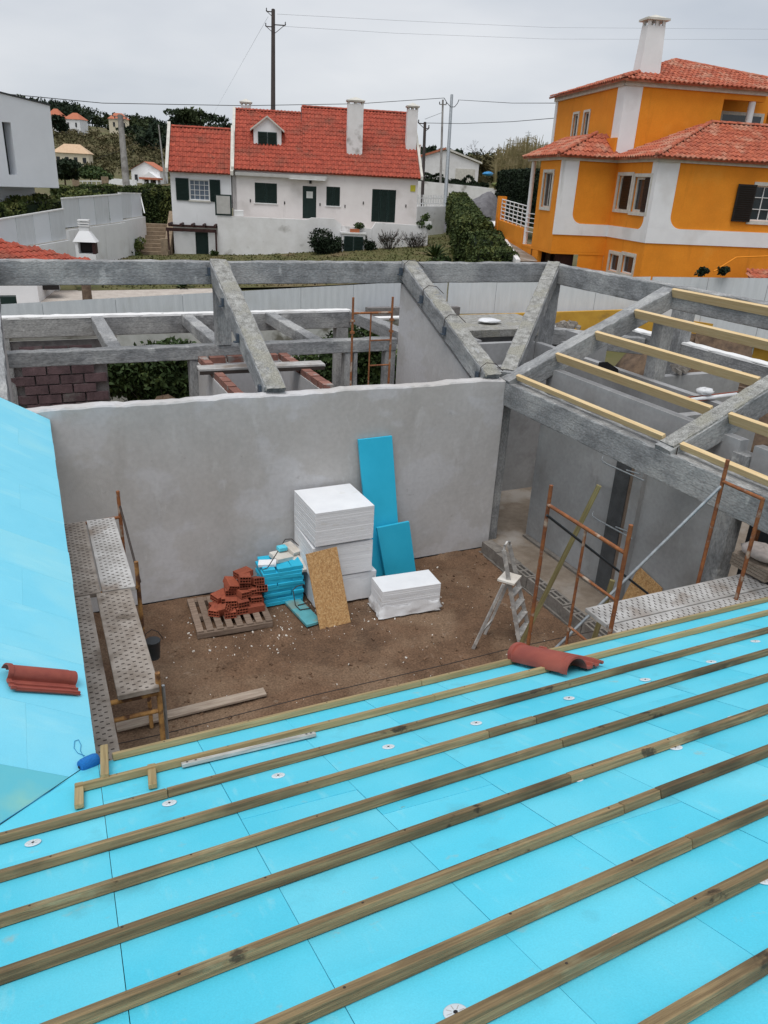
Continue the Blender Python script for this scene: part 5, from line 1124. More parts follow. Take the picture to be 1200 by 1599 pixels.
# ------------------------------------------------------------------ orange house
OF = Fr((22.704, 24.578), (.966, -.26))
HO = thing('orange_house', 'large orange rendered house with white bands and tiled hip roofs on the right', 'house', OF(2, 2, 1))
Zb, Zt, Ze = 4.10, 4.62, 7.20
B1 = 3.57; SL = -2.5
def oq(m, parent, *pts, nm='wall'): return MB().add([OF(*p) for p in pts], [tuple(range(len(pts)))]).build(nm, m, parent)
SR = 11
facade(OF, 0, SR, -.3, Ze, 0, [(4.3, 5.55, 5.1, 6.4)], M['orange'], HO)
OFs = Fr(OF(0, B1, 0), -OF.n)                                # side faces: local s runs towards the viewer
facade(OFs, 0, B1, -.3, Ze, 0, [(.35, 1.55, 5.25, 6.55), (1.85, 3.2, 5.2, 6.5), (.65, 1.55, 2.75, 3.45), (1.85, 2.9, 2.8, 3.5)], M['orange'], HO)
facade(OF, SL, 0, 3.4, Ze, B1, [], M['orange'], HO)
facade(OF, -1.2, 0, -.3, 3.4, B1 + .02, [], M['orange'], HO)
OFl = Fr(OF(SL, B1 + 3.9, 0), -OF.n)
facade(OFl, 1.4, 3.9, 3.4, Ze, 0, [(2.0, 3.05, 5.15, 6.55)], M['orange'], HO)
window(OFl, 2.0, 3.05, 5.15, 6.55, .1, HO, 2, 1, M['stone_trim']); 
fbox(OF, SL, 0, B1, B1 + 3.9, 3.3, 3.41).build('floor_slab', M['orange'], HO)
fbox(OF, SL + .02, -.02, B1 + 2.5, B1 + 2.6, 3.41, Ze).build('wall', M['orange'], HO)
# windows with pale stone surrounds and half-open dark shutters
def surround(fr, s0, s1, z0, z1, parent, w=.13, nm='window_surround'):
    mb = MB()
    for (a, c, e, g) in ((s0 - w, s0, z0 - w, z1 + w), (s1, s1 + w, z0 - w, z1 + w), (s0, s1, z0 - w, z0), (s0, s1, z1, z1 + w)):
        bx = fbox(fr, a, c, -.04, .02, e, g); mb.add(bx.v, bx.f)
    return mb.build(nm, M['stone_trim'], parent)
for (a, c, e, g) in ((.35, 1.55, 5.25, 6.55), (1.85, 3.2, 5.2, 6.5)):
    surround(OFs, a, c, e, g, HO); window(OFs, a, c, e, g, .1, HO, 2, 1, M['stone_trim'], fw=.09); shutters(OFs, a + (.3 if a < 1 else .75), c - .02, e + .02, g - .02, .02, HO, M['dark'], 1)
for (a, c, e, g) in ((.65, 1.55, 2.75, 3.45), (1.85, 2.9, 2.8, 3.5)): surround(OFs, a, c, e, g, HO); window(OFs, a, c, e, g, .1, HO, 1, 1, M['white_paint'])
surround(OF, 4.3, 5.55, 5.1, 6.4, HO); window(OF, 4.3, 5.55, 5.1, 6.4, .1, HO, 3, 3); shutters(OF, 3.45, 4.27, 5.05, 6.42, -.1, HO, M['dark'], 1)
surround(OFl, 2.0, 3.05, 5.15, 6.55, HO)
# white bands (proud of the render), corner pilasters with curved feet
def band(fr, s0, s1, z0, z1, nm='white_band', off=0.0): return fbox(fr, s0, s1, -.035 - off, -.003, z0, z1).build(nm, M['white'], HO)
def fillet(fr, s_, z_, r, sgn, nm='band_fillet'):
    pts = [fr(s_, -.033, z_)]
    for k in range(9): t = math.pi / 2 * k / 8; pts.append(fr(s_ + sgn * (r - r * math.sin(t)), -.033, z_ + r - r * math.cos(t)))
    return fixn(MB().prism(pts, fr.n * .03).build(nm, M['white'], HO))
band(OF, -.035, SR, Zb, Zt + .05); band(OF, -.035, .85, Zt + .05, Ze, 'pilaster', .002); fillet(OF, .85, Zt + .05, .5, 1)
band(OFs, 0, B1, Zb, Zt - .05); band(OFs, B1 - .42, B1, Zt - .05, Ze, 'pilaster', .002); fillet(OFs, B1 - .42, Zt - .05, .4, -1)
band(OF, SL - .04, 0, Zb, Zt - .05) ; 
for o in (fbox(OF, SL - .04, 0, B1 - .035, B1 - .003, Zb, Zt - .05), fbox(OF, SL - .04, SL + .75, B1 - .037, B1 - .003, Zt - .05, Ze)): o.build('white_band', M['white'], HO)
pts = [OF(SL + .75, B1 - .033, Zt - .05)] + [OF(SL + .75 + .45 * (1 - math.sin(math.pi / 2 * k / 8)), B1 - .033, Zt - .05 + .45 * (1 - math.cos(math.pi / 2 * k / 8))) for k in range(9)]
fixn(MB().prism(pts, OF.n * .03).build('band_fillet', M['white'], HO)); bpy.data.objects.remove([o for o in HO.children if o.name.startswith('white_band')][2])
# cornices under the eaves
for (fr, a, c) in ((OF, -.1, SR), (OFs, 0, B1 + .1)): fbox(fr, a, c, -.12, -.002, Ze - .16, Ze + .0).build('cornice', M['stone_trim'], HO)
fbox(OF, SL - .12, 0, B1 - .12, B1 - .002, Ze - .16, Ze).build('cornice', M['stone_trim'], HO); fbox(OF, SL - .12, SL - .002, B1, B1 + 4, Ze - .16, Ze).build('cornice', M['stone_trim'], HO)
# lower hip roof in front and the small left hip
ov = .32; R0 = OF(-ov, -ov, Ze + .02); pk = OF(3.55, 3.0, 8.72)
tiled_slope([OF(-ov, -ov, Ze + .02), OF(SR, -ov, Ze + .02), OF(SR, 3.0, 8.72), pk], M['roof_tile_b'], HO)
tiled_slope([OF(-ov, B1, Ze + .02), OF(-ov, -ov, Ze + .02), pk, OF(3.55, B1, 8.72)], M['roof_tile_b'], HO)
ridge_caps(OF(-ov, -ov, Ze + .06), OF(3.5, 2.95, 8.74), M['roof_tile_b'], HO, .1); ridge_caps(OF(3.55, 3.0, 8.76), OF(SR, 3.0, 8.76), M['roof_tile_b'], HO, .1)
tiled_slope([OF(SL - ov, B1 - ov, Ze + .02), OF(-ov + .3, B1 - ov, Ze + .02), OF(-.1, B1 + 1.3, 8.2), OF(-.65, B1 + 1.3, 8.2)], M['roof_tile_b'], HO)
tiled_slope([OF(SL - ov, B1 + 4.2, Ze + .02), OF(SL - ov, B1 - ov, Ze + .02), OF(-.65, B1 + 1.3, 8.2), OF(-.65, B1 + 4.2, 8.2)], M['roof_tile_b'], HO)
ridge_caps(OF(SL - ov, B1 - ov, Ze + .06), OF(-.6, B1 + 1.3, 8.22), M['roof_tile_b'], HO, .1)
fbox(OF, -.28, -.16, B1 + .02, B1 + 1.3, 7.3, 8.0).build('parapet', M['orange'], HO)
# upper storey
US, UB, UE = -.15, B1 + .02, 10.12
facade(OF, US, 4.3, 6.9, UE, UB, [], M['orange'], HO)
OFu = Fr(OF(US, UB + 7.8, 0), -OF.n)
facade(OFu, 0, 7.8, 6.9, UE, 0, [(2.6, 3.15, 7.95, 9.2), (3.85, 4.4, 7.95, 9.2)], M['orange'], HO)
for (a, c, e, g) in ((2.6, 3.15, 7.95, 9.2), (3.85, 4.4, 7.95, 9.2)): surround(OFu, a, c, e, g, HO, .1); window(OFu, a, c, e, g, .08, HO, 1, 1, M['stone_trim'])
fbox(OF, US - .035, US + .72, UB - .035, UB - .002, 7.3, UE).build('pilaster', M['white'], HO); fbox(OFu, 7.1, 7.80, -.035, -.002, 7.3, UE).build('pilaster', M['white'], HO); fbox(OFu, 0, .3, -.035, -.002, 7.3, UE).build('pilaster', M['white'], HO)
fbox(OF, US - .12, 6.2, UB - .12, UB - .003, UE - .2, UE + .02).build('cornice', M['stone_trim'], HO); fbox(OFu, 0, 7.9, -.12, -.003, UE - .2, UE + .02).build('cornice', M['stone_trim'], HO)
fbox(OF, 4.3, 6.2, UB, UB + .25, 9.7, UE - .05).build('lintel', M['orange'], HO)
fbox(OF, 4.3, 7.5, UB + 1.6, UB + 1.8, 6.9, UE).build('wall', M['orange'], HO); fbox(OF, 4.1, 4.3, UB + .02, UB + 1.6, 6.9, UE).build('wall', M['orange'], HO)
fbox(OF, 4.3, 6.2, UB + .3, UB + 1.6, UE - .15, UE - .05).build('loggia_ceiling', M['maroon'], HO)
for (s_, b_) in ((5.72, UB + .15), (4.5, UB + 1.3)): MB().tube(OF(s_, b_, 8.2), OF(s_, b_, 9.75), .14, 14).build('column', M['white'], HO)
fbox(OF, 5.3, 7.2, UB + 1.55, UB + 1.62, 7.8, 9.3).build('loggia_window', M['glass'], HO); surround(Fr(OF(0, UB + 1.58, 0), OF.d), 5.3, 7.2, 7.8, 9.3, HO)
uo = .35; upk = OF(3.45, UB + 3.2, 11.45)
tiled_slope([OF(US - uo, UB - uo, UE + .02), OF(6.7, UB - uo, UE + .02), OF(6.9, UB + 1.2, UE + .6), upk], M['roof_tile_b'], HO)
tiled_slope([OF(US - uo, UB + 8.0, UE + .02), OF(US - uo, UB - uo, UE + .02), upk, OF(3.45, UB + 5.0, 11.45)], M['roof_tile_b'], HO)
ridge_caps(OF(US - uo, UB - uo, UE + .06), upk, M['roof_tile_b'], HO, .1); ridge_caps(upk, OF(7.0, UB + 1.2, UE + .62), M['roof_tile_b'], HO, .1)
facade(OF, 6.2, SR, 6.9, 9.5, UB + 2.5, [], M['orange'], HO)
tiled_slope([OF(6.2, UB + 2.0, 9.5), OF(SR, UB + 2.0, 9.5), OF(SR, UB + 5, 10.6), OF(6.2, UB + 5, 10.6)], M['roof_tile_b'], HO)
cs_, cb_ = 1.05, UB + .9
fixn(MB().add([OF(cs_ - .48, cb_ - .35, 10.0), OF(cs_ + .48, cb_ - .35, 10.0), OF(cs_ + .48, cb_ + .35, 10.0), OF(cs_ - .48, cb_ + .35, 10.0), OF(cs_ - .38, cb_ - .28, 12.2), OF(cs_ + .38, cb_ - .28, 12.2), OF(cs_ + .38, cb_ + .28, 12.2), OF(cs_ - .38, cb_ + .28, 12.2)],
     [(0, 3, 2, 1), (4, 5, 6, 7), (0, 1, 5, 4), (1, 2, 6, 5), (2, 3, 7, 6), (3, 0, 4, 7)]).build('chimney', M['white'], HO))
for (i, j) in ((-1, -1), (0, -1), (1, -1), (-1, 1), (0, 1), (1, 1)): fbox(OF, cs_ + i * .31 - .06, cs_ + i * .31 + .06, cb_ + j * .22 - .06, cb_ + j * .22 + .06, 12.2, 12.38).build('chimney_vent', M['white'], HO)
o = fbox(OF, cs_ - .5, cs_ + .5, cb_ - .4, cb_ + .4, 12.38, 12.46); o.add([OF(cs_ - .46, cb_ - .36, 12.46), OF(cs_ + .46, cb_ - .36, 12.46), OF(cs_ + .46, cb_ + .36, 12.46), OF(cs_ - .46, cb_ + .36, 12.46), OF(cs_, cb_, 12.62)], [(0, 1, 4), (1, 2, 4), (2, 3, 4), (3, 0, 4)]); o.build('chimney_cap', M['stone_trim'], HO)
# garage side, balcony and terrace to the left
fbox(OF, -2.0, -1.25, B1 + .4, B1 + .7, -.3, 3.28).build('garage_pier', M['maroon'], HO); fbox(OF, SL, -1.2, B1 + 2.3, B1 + 2.5, -.3, 3.3).build('garage_back', M['maroon'], HO)
for k in range(4): fbox(OF, -2.4 + k * .42, -2.2 + k * .42, B1 + 1.8, B1 + 1.95, -.3, 3.28).build('garage_slat', M['bark'], HO)
MB().tube(OF(SL + .1, B1 + 3.75, 3.4), OF(SL + .1, B1 + 3.75, Ze - .1), .1, 12).build('column', M['white'], HO)
TL = [OF(SL - .0, B1 + 3.9, 0), OF(SL - .6, B1 + 9.5, 0)]
fixn(MB().prism([OF(SL, B1 + 3.92, -.3), OF(SL, B1 + 8.0, .5), OF(SL, B1 + 8.0, 4.3), OF(SL, B1 + 3.92, 4.1)], OF.d * .25).build('terrace_wall', M['orange'], HO))
fixn(MB().prism([OF(SL, B1 + 1.6, -.3), OF(SL, B1 + 3.9, -.3), OF(SL, B1 + 3.9, 3.29), OF(SL, B1 + 1.6, 3.29)], OF.d * .2).build('terrace_wall', M['orange'], HO))
fbox(OF, SL - .05, SL + .35, B1 + 8.0, B1 + 8.35, .5, 5.45).build('gate_pier', M['orange'], HO)
rl = thing('railing', 'white horizontal bar railing along the terrace of the orange house', 'railing', OF(SL, B1 + 6, 3.6))
for k in range(7):
    f_ = k / 6; p_ = OF(SL + .1, B1 + 3.95 + 4.0 * f_, 4.1 + .2 * f_); MB().tube(p_, p_ + np.array((0, 0, 1.0)), .03, 6).build('post', M['white_paint'], rl)
for k in range(6): MB().tube(OF(SL + .1, B1 + 3.95, 4.2 + k * .18), OF(SL + .1, B1 + 7.98, 4.4 + k * .18), .028, 6).build('bar', M['white_paint'], rl)
for k in range(5): MB().tube(OF(SL + .05, B1 + 2.55, 4.0 + k * .2), OF(SL + .05, B1 + 3.9, 4.0 + k * .2), .02, 6).build('bar', M['white_paint'], rl)
t = thing('shed_roof', 'small reddish tiled shed roof behind the white fence at the right edge', 'roof', OF(3.4, -1.5, 2.8))
tiled_slope([OF(3.2, -2.9, 2.66), OF(8, -2.9, 2.66), OF(8, -1.2, 3.35), OF(3.9, -1.2, 3.35)], M['roof_tile_b'], t); fbox(OF, 3.6, 8, -2.6, -1.2, 0, 2.6).build('wall', M['orange'], t)
for k, (px, py) in enumerate(((1098, 424), (1133, 423))): 
    c = at_d(px, py, 25.5); bush('potted_bush', ('left' if k == 0 else 'right') + ' of two small plants at the foot of the orange wall', c, (.22, .22, .16), M['leaf_dark'], 240, .08, 'plant')
o = MB().tube(at_d(1115, 424, 26), at_d(1150, 402, 26), .025, 6).tube(at_d(1150, 402, 26), at_d(1200, 400, 26), .025, 6).build('stair_handrail', M['orange']); tag(o, 'thin orange stair handrail along the foot of the orange house', 'handrail')

# ------------------------------------------------------------------ left garden: modern house, panel wall, hedges, barbecue, shed
LW = Fr(at_d(88, 300, 33)[:2], unit(np.array((.40, 1.0, 0)))[:2])
mh = thing('modern_house', 'plain white modern house with a narrow slot window at the left edge', 'house', at_d(60, 320, 34))
a_ = at_d(78, 165, 34); b_ = at_d(0, 148, 32); d_ = unit((b_ - a_) * (1, 1, 0)); MF = Fr(a_[:2], -d_)     # s grows to the right, corner at s = 0
MF.n = np.array([-MF.d[1], MF.d[0], 0.0])
zt, zb_ = a_[2], float(at_pl(45, 292, np.array([a_[0], a_[1], 0]), MF.n)[2])
def mwall(s0, s1, z0, z1, nm, dep=5.0): return fbox(MF, s0, s1, 0, dep, z0, z1).build(nm, M['modern'], mh)
slot = (-2.15, -1.85)
sl0 = MF.p
def ms(px, py):                                             # pixel -> (s, z) on the modern facade
    q = at_pl(px, py, MF.p, MF.n); return float((q - MF.p) @ MF.d), float(q[2])
sa, za = ms(3, 190); sb, zb2 = ms(21, 273)
facade(MF, -9, 0, zb_, zt - .2, 0, [(sa, sa + .42, zb2, za)], M['modern'], mh, depth=.5)
fbox(MF, sa - .1, sa + .5, .5, .6, zb2 - .1, za + .1).build('slot_window', M['dark_metal'], mh)
fixn(MB().prism([MF(-9, 0, zt - .2), MF(0, 0, zt - .2), MF(0, 0, zt), MF(-9, 0, zt + .9)], MF.n * 6).build('parapet', M['modern'], mh))
fixn(MB().prism([MF(-9, -.04, zt + .9), MF(.04, -.04, zt), MF(.04, -.04, zt + .06), MF(-9, -.04, zt + .97)], MF.n * 6).build('roof_edge', M['dark_metal'], mh))
fbox(MF, -.02, 0, .02, 6, zb_, zt - .2).build('wall', M['modern'], mh); fbox(MF, -9, 0, .02, 6, zb_ - .02, zb_ + .02).build('soffit', M['modern'], mh)
s_e, z_e = ms(20, 312)
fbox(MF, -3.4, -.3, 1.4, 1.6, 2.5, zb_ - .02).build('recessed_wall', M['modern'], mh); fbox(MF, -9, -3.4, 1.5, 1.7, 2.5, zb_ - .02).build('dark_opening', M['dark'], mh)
# stepped garden wall carrying white panels
gw = thing('panel_wall', 'stepped white garden wall topped with pale panels left of the stair', 'wall', at_d(120, 400, 36))
def dpt(px, py, dep): return at_d(px, py, dep)
runs = [((-40, 350, 28.5), (98, 327, 35.0), 2.3, 5), ((95, 311, 35.0), (188, 304, 41.0), 2.2, 4), ((184, 302, 41.0), (219, 303, 44.5), 1.9, 2)]
zbase = (2.55, 3.05, 3.2)
for (A, B, ph, npan), zp in zip(runs, zbase):
    a, b = dpt(*A), dpt(*B); za_, zb3 = a[2], b[2]
    rwall(a[:2], b[:2], zp, zp + .08, .22, M['white'], gw, z0=.5)
    L = b - a
    for k in range(npan):
        p, q = a + L * (k / npan + .004), a + L * ((k + 1) / npan - .004); d2 = unit((q - p) * (1, 1, 0)); nn = np.array([d2[1], -d2[0], 0]) * .05
        fixn(MB().prism([(p[0], p[1], zp + .1), (q[0], q[1], zp + .1), (q[0], q[1], q[2]), (p[0], p[1], p[2])], nn).build('panel', M['modern'] if k % 2 else M['fence_sheet'], gw))
    d2 = unit((b - a) * (1, 1, 0)); nn = np.array([d2[1], -d2[0], 0]) * .09
    fixn(MB().prism([a, b, b + np.array((0, 0, .06)), a + np.array((0, 0, .06))], nn).build('coping', M['white_paint'], gw))
    fixn(MB().prism([(a[0], a[1], zp + .02), (b[0], b[1], zp + .1), (b[0], b[1], zp + .13), (a[0], a[1], zp + .05)], nn).build('ledge', M['stone_trim'], gw))
c = at_d(219, 303, 44.5); bar_obj('strut', c, at_d(226, 333, 44), .06, .06, M['white_paint'], gw)
h1, h2 = at_d(-20, 318, 33), at_d(150, 304, 40)
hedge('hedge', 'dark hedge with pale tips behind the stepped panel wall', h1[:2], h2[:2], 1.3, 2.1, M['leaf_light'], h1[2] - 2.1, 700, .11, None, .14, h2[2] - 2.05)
h1, h2 = at_d(88, 292, 46), at_d(285, 292, 52)
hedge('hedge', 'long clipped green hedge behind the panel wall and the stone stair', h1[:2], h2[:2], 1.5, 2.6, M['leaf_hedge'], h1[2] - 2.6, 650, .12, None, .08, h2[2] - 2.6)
bush('bush', 'round bright green bush at the foot of the stone stair', at_d(213, 385, 43.5), (.62, .5, .42), M['leaf_light'], 1300, .08)
bush('bush', 'dark low bush at the end of the panel wall', at_d(193, 394, 43), (.6, .5, .4), M['leaf_dark'], 1200, .09)
bush('bush', 'brown wintry shrub between the panel wall and the stair', at_d(213, 355, 46), (.9, .5, .6), M['leaf_dark'], 1300, .1)
t = thing('garden_bank', 'brown stone faced planting bank beside the garden stair', 'bank', at_d(210, 370, 46)); c = at_d(212, 372, 46.5); MB().box(c[0] - 1.3, c[0] + 1.0, c[1] - .3, c[1] + .4, .5, c[2] + .1).build('retaining_wall', M['stone_step'], t)
# barbecue
bq = at_d(137, 400, 34); t = thing('barbecue', 'white masonry barbecue with a tapered hood and chimney before the panel wall', 'barbecue', (bq[0], bq[1], .8)); BF = Fr(bq[:2], (.9, -.25)); z0 = bq[2]
fbox(BF, -.42, .42, -.3, .3, .7, z0 + .12).build('base', M['white'], t)
fbox(BF, -.42, -.30, -.3, .3, z0 + .12, z0 + .62).build('side_wall', M['white'], t); fbox(BF, .30, .42, -.3, .3, z0 + .12, z0 + .62).build('side_wall', M['maroon'], t); fbox(BF, -.3, .3, .2, .3, z0 + .12, z0 + .62).build('firebox', M['dark'], t)
zz = z0 + .62
fixn(MB().add([BF(-.5, -.36, zz), BF(.5, -.36, zz), BF(.5, .36, zz), BF(-.5, .36, zz), BF(-.22, -.18, zz + .45), BF(.22, -.18, zz + .45), BF(.22, .18, zz + .45), BF(-.22, .18, zz + .45)], [(0, 3, 2, 1), (4, 5, 6, 7), (0, 1, 5, 4), (1, 2, 6, 5), (2, 3, 7, 6), (3, 0, 4, 7)]).build('hood', M['white'], t))
fbox(BF, -.2, .2, -.17, .17, zz + .45, zz + .62).build('flue', M['white'], t)
for k in range(3): fbox(BF, -.24, .24, -.2, .2, zz + .64 + k * .11, zz + .70 + k * .11).build('flue_cap', M['white_paint'], t); fbox(BF, -.15, .15, -.1, .1, zz + .62 + k * .11, zz + .64 + k * .11).build('flue_core', M['dark'], t)
# outbuilding with red roof at lower left
B = at_d(150, 408.5, 31)
sh = thing('outbuilding', 'low outbuilding with red tiled roof and white walls at the left behind the ridge beam', 'shed', (B[0] - 3, B[1], .5))
E0 = at_d(-130, 432, 26.5); ex_ = unit(B - E0); bk = unit(np.cross((0, 0, 1), ex_)); ey_ = bk * math.cos(math.radians(24)) + np.array((0, 0, math.sin(math.radians(24)))); ns_ = np.cross(ex_, ey_)
tiled_slope([E0, B, at_pl(140, 406, E0, ns_), at_pl(0, 374, E0, ns_), at_pl(-130, 345, E0, ns_)], M['roof_tile'], sh, cw=.22)
q0, q1 = at_d(-60, 447, 27.0), at_d(58, 444, 28.5); rwall(q0[:2], q1[:2], 2.1, 2.1, -.2, M['white'], sh, z0=-.1)
q2 = at_d(94, 446, 31.5); rwall(q1[:2], q2[:2], q1[2] + .0, q2[2] - .0, -.2, M['white_stain'], sh, z0=-.1)
for px, py in ((75, 447),): c = at_d(px, py, 29.5); MB().box(c[0] - .3, c[0] + .4, c[1] - .3, c[1] + .3, c[2] - .1, c[2] + .3).build('dark_gap', M['dark'], sh)
o = MB().box(-.3, .3, -.2, .2, -.1, .18).build('green_tarp', M['shutter']); o.location = at_d(11, 471, 25.2); tag(o, 'dark green box at the foot of the outbuilding wall', 'box')
t = thing('tree_stump', 'thick brown tree stump on the paving left of the lawn', 'stump', at_d(137, 467, 29.5)); p = at_d(137, 468, 29.5); MB().tube(p - np.array((0, 0, .3)), p + np.array((0, 0, .9)), .19, 12, .16).build('trunk', M['bark'], t)
t = thing('garden_edging', 'pair of low pale stone edgings before the cottage lawn', 'edging', at_d(150, 455, 32))
for (x0, y0, x1, y1, dp_, hh) in ((95, 451, 262, 459, 32, .22), (92, 463, 200, 466, 30.5, .2)):
    a, b = at_d(x0, y0, dp_ + 1), at_d(x1, y1, dp_); bar_obj('edging', a - np.array((0, 0, hh / 2)), b - np.array((0, 0, hh / 2)), .3, hh, M['stone_trim'], t)
    bar_obj('edging_face', a - np.array((0, .16, hh)), b - np.array((0, .16, hh)), .02, hh, M['stone_step'], t)
sheet('paving', -2.5, 7.5, 26.5, 34.4, M['floor_tile'], lambda x, y: H(x, y) + .09, 1.0)
def lawn_z(x, y): return H(x, y) + .10 + max(0, (x - 12)) * .035 * min(1, max(0, (y - 30) / 10))
sheet('lawn', 2.0, 27, 34.3, 46.8, M['lawn'], lawn_z, .5)
# grass blades along the lawn rim
pt = np.stack([RNG.uniform(3, 26, 9000), RNG.uniform(34.4, 46.5, 9000)], 1); P = np.array([(x, y, lawn_z(x, y) + .03) for x, y in pt])
o = quads('lawn_grass', leaf_quads(P, .09, 1.2, 0), M['lawn']); stuff(o); tag(o, 'short dry grass tufts on the lawn before the white cottage', 'grass')
# spiky plants on the lawn
def agave(label, c, r_, n=26):
    t = thing('agave', label, 'plant', c); mb = MB(); c = np.asarray(c)
    for k in range(n):
        a = random.uniform(0, 6.28); el = random.uniform(.2, 1.2); d = np.array((math.cos(a) * math.cos(el), math.sin(a) * math.cos(el), math.sin(el))); s_ = unit(np.cross(d, (0, 0, 1))) * .05
        mid = c + d * r_ * .5; tip = c + d * r_ - np.array((0, 0, .1 * r_)); mb.add([c - s_, c + s_, mid + s_ * 1.2, tip, mid - s_ * 1.2], [(0, 1, 2, 3, 4)])
    mb.build('leaves', M['leaf'], t)
agave('spiky agave plant on the lawn near the foot of the long hedge', at_d(680, 402, 40), .95, 40)
agave('low palm like plant at the near edge of the lawn', at_d(287, 452, 33), .6)
bush('bush', 'low green bush beside the spiky agave', at_d(688, 405, 39.5), (.6, .4, .3), M['leaf'], 700, .09)
bush('bush', 'small dark bush before the white picket fence', at_d(673, 336, 57), (.7, .5, .45), M['leaf_dark'], 600, .11)
# long hedge between the two houses
h1, h2 = at_d(742, 345, 38), at_d(716, 303, 62)
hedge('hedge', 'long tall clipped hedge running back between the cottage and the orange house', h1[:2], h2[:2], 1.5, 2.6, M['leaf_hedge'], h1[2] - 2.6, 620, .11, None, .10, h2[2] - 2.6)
h1, h2 = at_d(778, 392, 34), at_d(746, 345, 40)
hedge('hedge', 'lower bushy hedge at the near end of the long hedge', h1[:2], h2[:2], 1.7, 1.7, M['leaf_hedge'], h1[2] - 1.7, 650, .10, None, .14, h2[2] - 1.7)
t = thing('driveway_wall', 'low white kerb wall of the narrow driveway beside the orange house', 'wall', at_d(780, 380, 36))
a, b = at_d(806, 405, 33), at_d(768, 345, 46); rwall(a[:2], b[:2], a[2], b[2], .2, M['white_stain'], t)
a, b, c, d = at_d(812, 408, 33), at_d(840, 408, 34), at_d(784, 345, 47), at_d(770, 345, 46)
struct(MB().add([a, b, c, d], [(0, 1, 2, 3)]).build('driveway', M['slab'], None))
# picket fence
pf = thing('picket_fence', 'white picket fence on a low wall right of the cottage', 'fence', at_d(670, 325, 55)); a, b = at_d(650, 322, 55), at_d(694, 322, 57); 
rwall(a[:2], b[:2], a[2] - .0, b[2], .15, M['white_stain'], pf, 'base_wall', 1.2)
for k in range(11):
    p = a + (b - a) * (k + .5) / 11; MB().bar(p, p + np.array((0, 0, .78)), .09, .03, (0, 1, 0)).build('picket', M['white_paint'], pf)
for z_ in (.18, .55): MB().bar(a + np.array((0, .04, z_)), b + np.array((0, .04, z_)), .03, .06).build('rail', M['white_paint'], pf)
# road wall, gravel, tarp
rw = thing('road_wall', 'long grey white wall along the road behind the picket fence', 'wall', at_d(700, 300, 72)); a, b, c = at_d(640, 281, 74), at_d(745, 291, 72), at_d(800, 298, 70)
rwall(a[:2], b[:2], a[2], b[2], .25, M['white_stain'], rw, z0=1.5); rwall(b[:2], c[:2], b[2], c[2], .25, M['white_stain'], rw, z0=1.5)
def mound(name, label, cat, c, rx, ry, h_, m, n=26):
    V = []; F = []; c = np.asarray(c)
    for j in range(n + 1):
        for i in range(n + 1):
            u, v = -1 + 2 * i / n, -1 + 2 * j / n; r_ = math.hypot(u, v); V.append((c[0] + u * rx, c[1] + v * ry, c[2] - .3 + (.5 + .5 * math.cos(math.pi * min(1, r_))) ** .8 * h_ * (1 + .12 * math.sin(u * 9) * math.cos(v * 7)) + random.uniform(0, .06)))
    for j in range(n):
        for i in range(n): a = j * (n + 1) + i; F.append((a, a + 1, a + n + 2, a + n + 1))
    me = bpy.data.meshes.new(name); me.from_pydata(V, [], F); me.update(); [setattr(p, 'use_smooth', True) for p in me.polygons]
    o = link(name, me, m); tag(o, label, cat); return o
g = at_d(752, 335, 60); mound('gravel_heap', 'grey gravel heap in front of the road wall', 'gravel heap', (g[0], g[1], 2.2), 4.6, 3.6, 3.4, M['gravel'])
c = at_d(795, 297, 64); hedge('hedge', 'dark clipped hedge behind the railing of the orange house', at_d(788, 300, 62)[:2], at_d(860, 300, 52)[:2], 1.4, 3.6, M['leaf_dark'], at_d(800, 320, 58)[2] - 1.2, 420, .14)
lump('blue_tarp', 'small bright blue tarpaulin lying in the field behind the road wall', 'tarpaulin', at_d(763, 275, 95), (.9, .6, .25), M['blue_barrel'], 33)
lump('green_tarp', 'small green and white tarpaulin on the road wall beside the dark hedge', 'tarpaulin', at_d(782, 293, 66), (.9, .5, .2), M['leaf_light'], 34)
# white house by the road
RF_ = Fr(at_d(664, 280, 85)[:2], (.93, -.36)); rh = thing('long_white_house', 'long low white house with a red roof slope beyond the road wall', 'house', RF_(3, 0, 5))
zl = lambda px, py, dep: float(at_d(px, py, dep)[2])
gz = zl(700, 282, 85); 
MB().add([RF_(-4, 0, gz - 3), RF_(6.0, 0, gz - 3), RF_(6.0, 0, zl(733, 255, 84)), RF_(2.1, 0, zl(695, 235, 84)), RF_(-1.5, 0, zl(664, 245, 85)), RF_(-4, 0, zl(664, 245, 85))], [(0, 1, 2, 3, 4, 5)]).build('wall', M['white_stain'], rh)
zr = zl(690, 233, 84); ze_ = zl(664, 247, 85)
fixn(MB().prism([RF_(2.1, -.2, zr), RF_(-3.6, -.2, ze_ - .9), RF_(-3.6, -.2, ze_ - .7), RF_(2.1, -.2, zr + .2)], RF_.n * 9).build('roof', M['roof_far'], rh)); fixn(MB().prism([RF_(2.1, -.2, zr), RF_(6.3, -.2, zl(735, 255, 84)), RF_(6.3, -.2, zl(735, 255, 84) + .18), RF_(2.1, -.2, zr + .2)], RF_.n * 9).build('roof', M['stone_trim'], rh))
fbox(RF_, 3.4, 5.6, -.06, .0, gz - .2, gz + 1.3).build('shutter_door', M['stone_trim'], rh); chimney(RF_, -1.0, 2.0, zr - .9, zr + .2, .9, .7, rh)
# low field hedge by the road
a, b = at_d(636, 272, 78), at_d(760, 292, 76); hedge('hedge', 'dark shrubby hedge along the top of the road wall', a[:2], b[:2], 1.6, 1.7, M['leaf_dark'], a[2] - 1.7, 330, .18, None, .3, b[2] - 1.4)
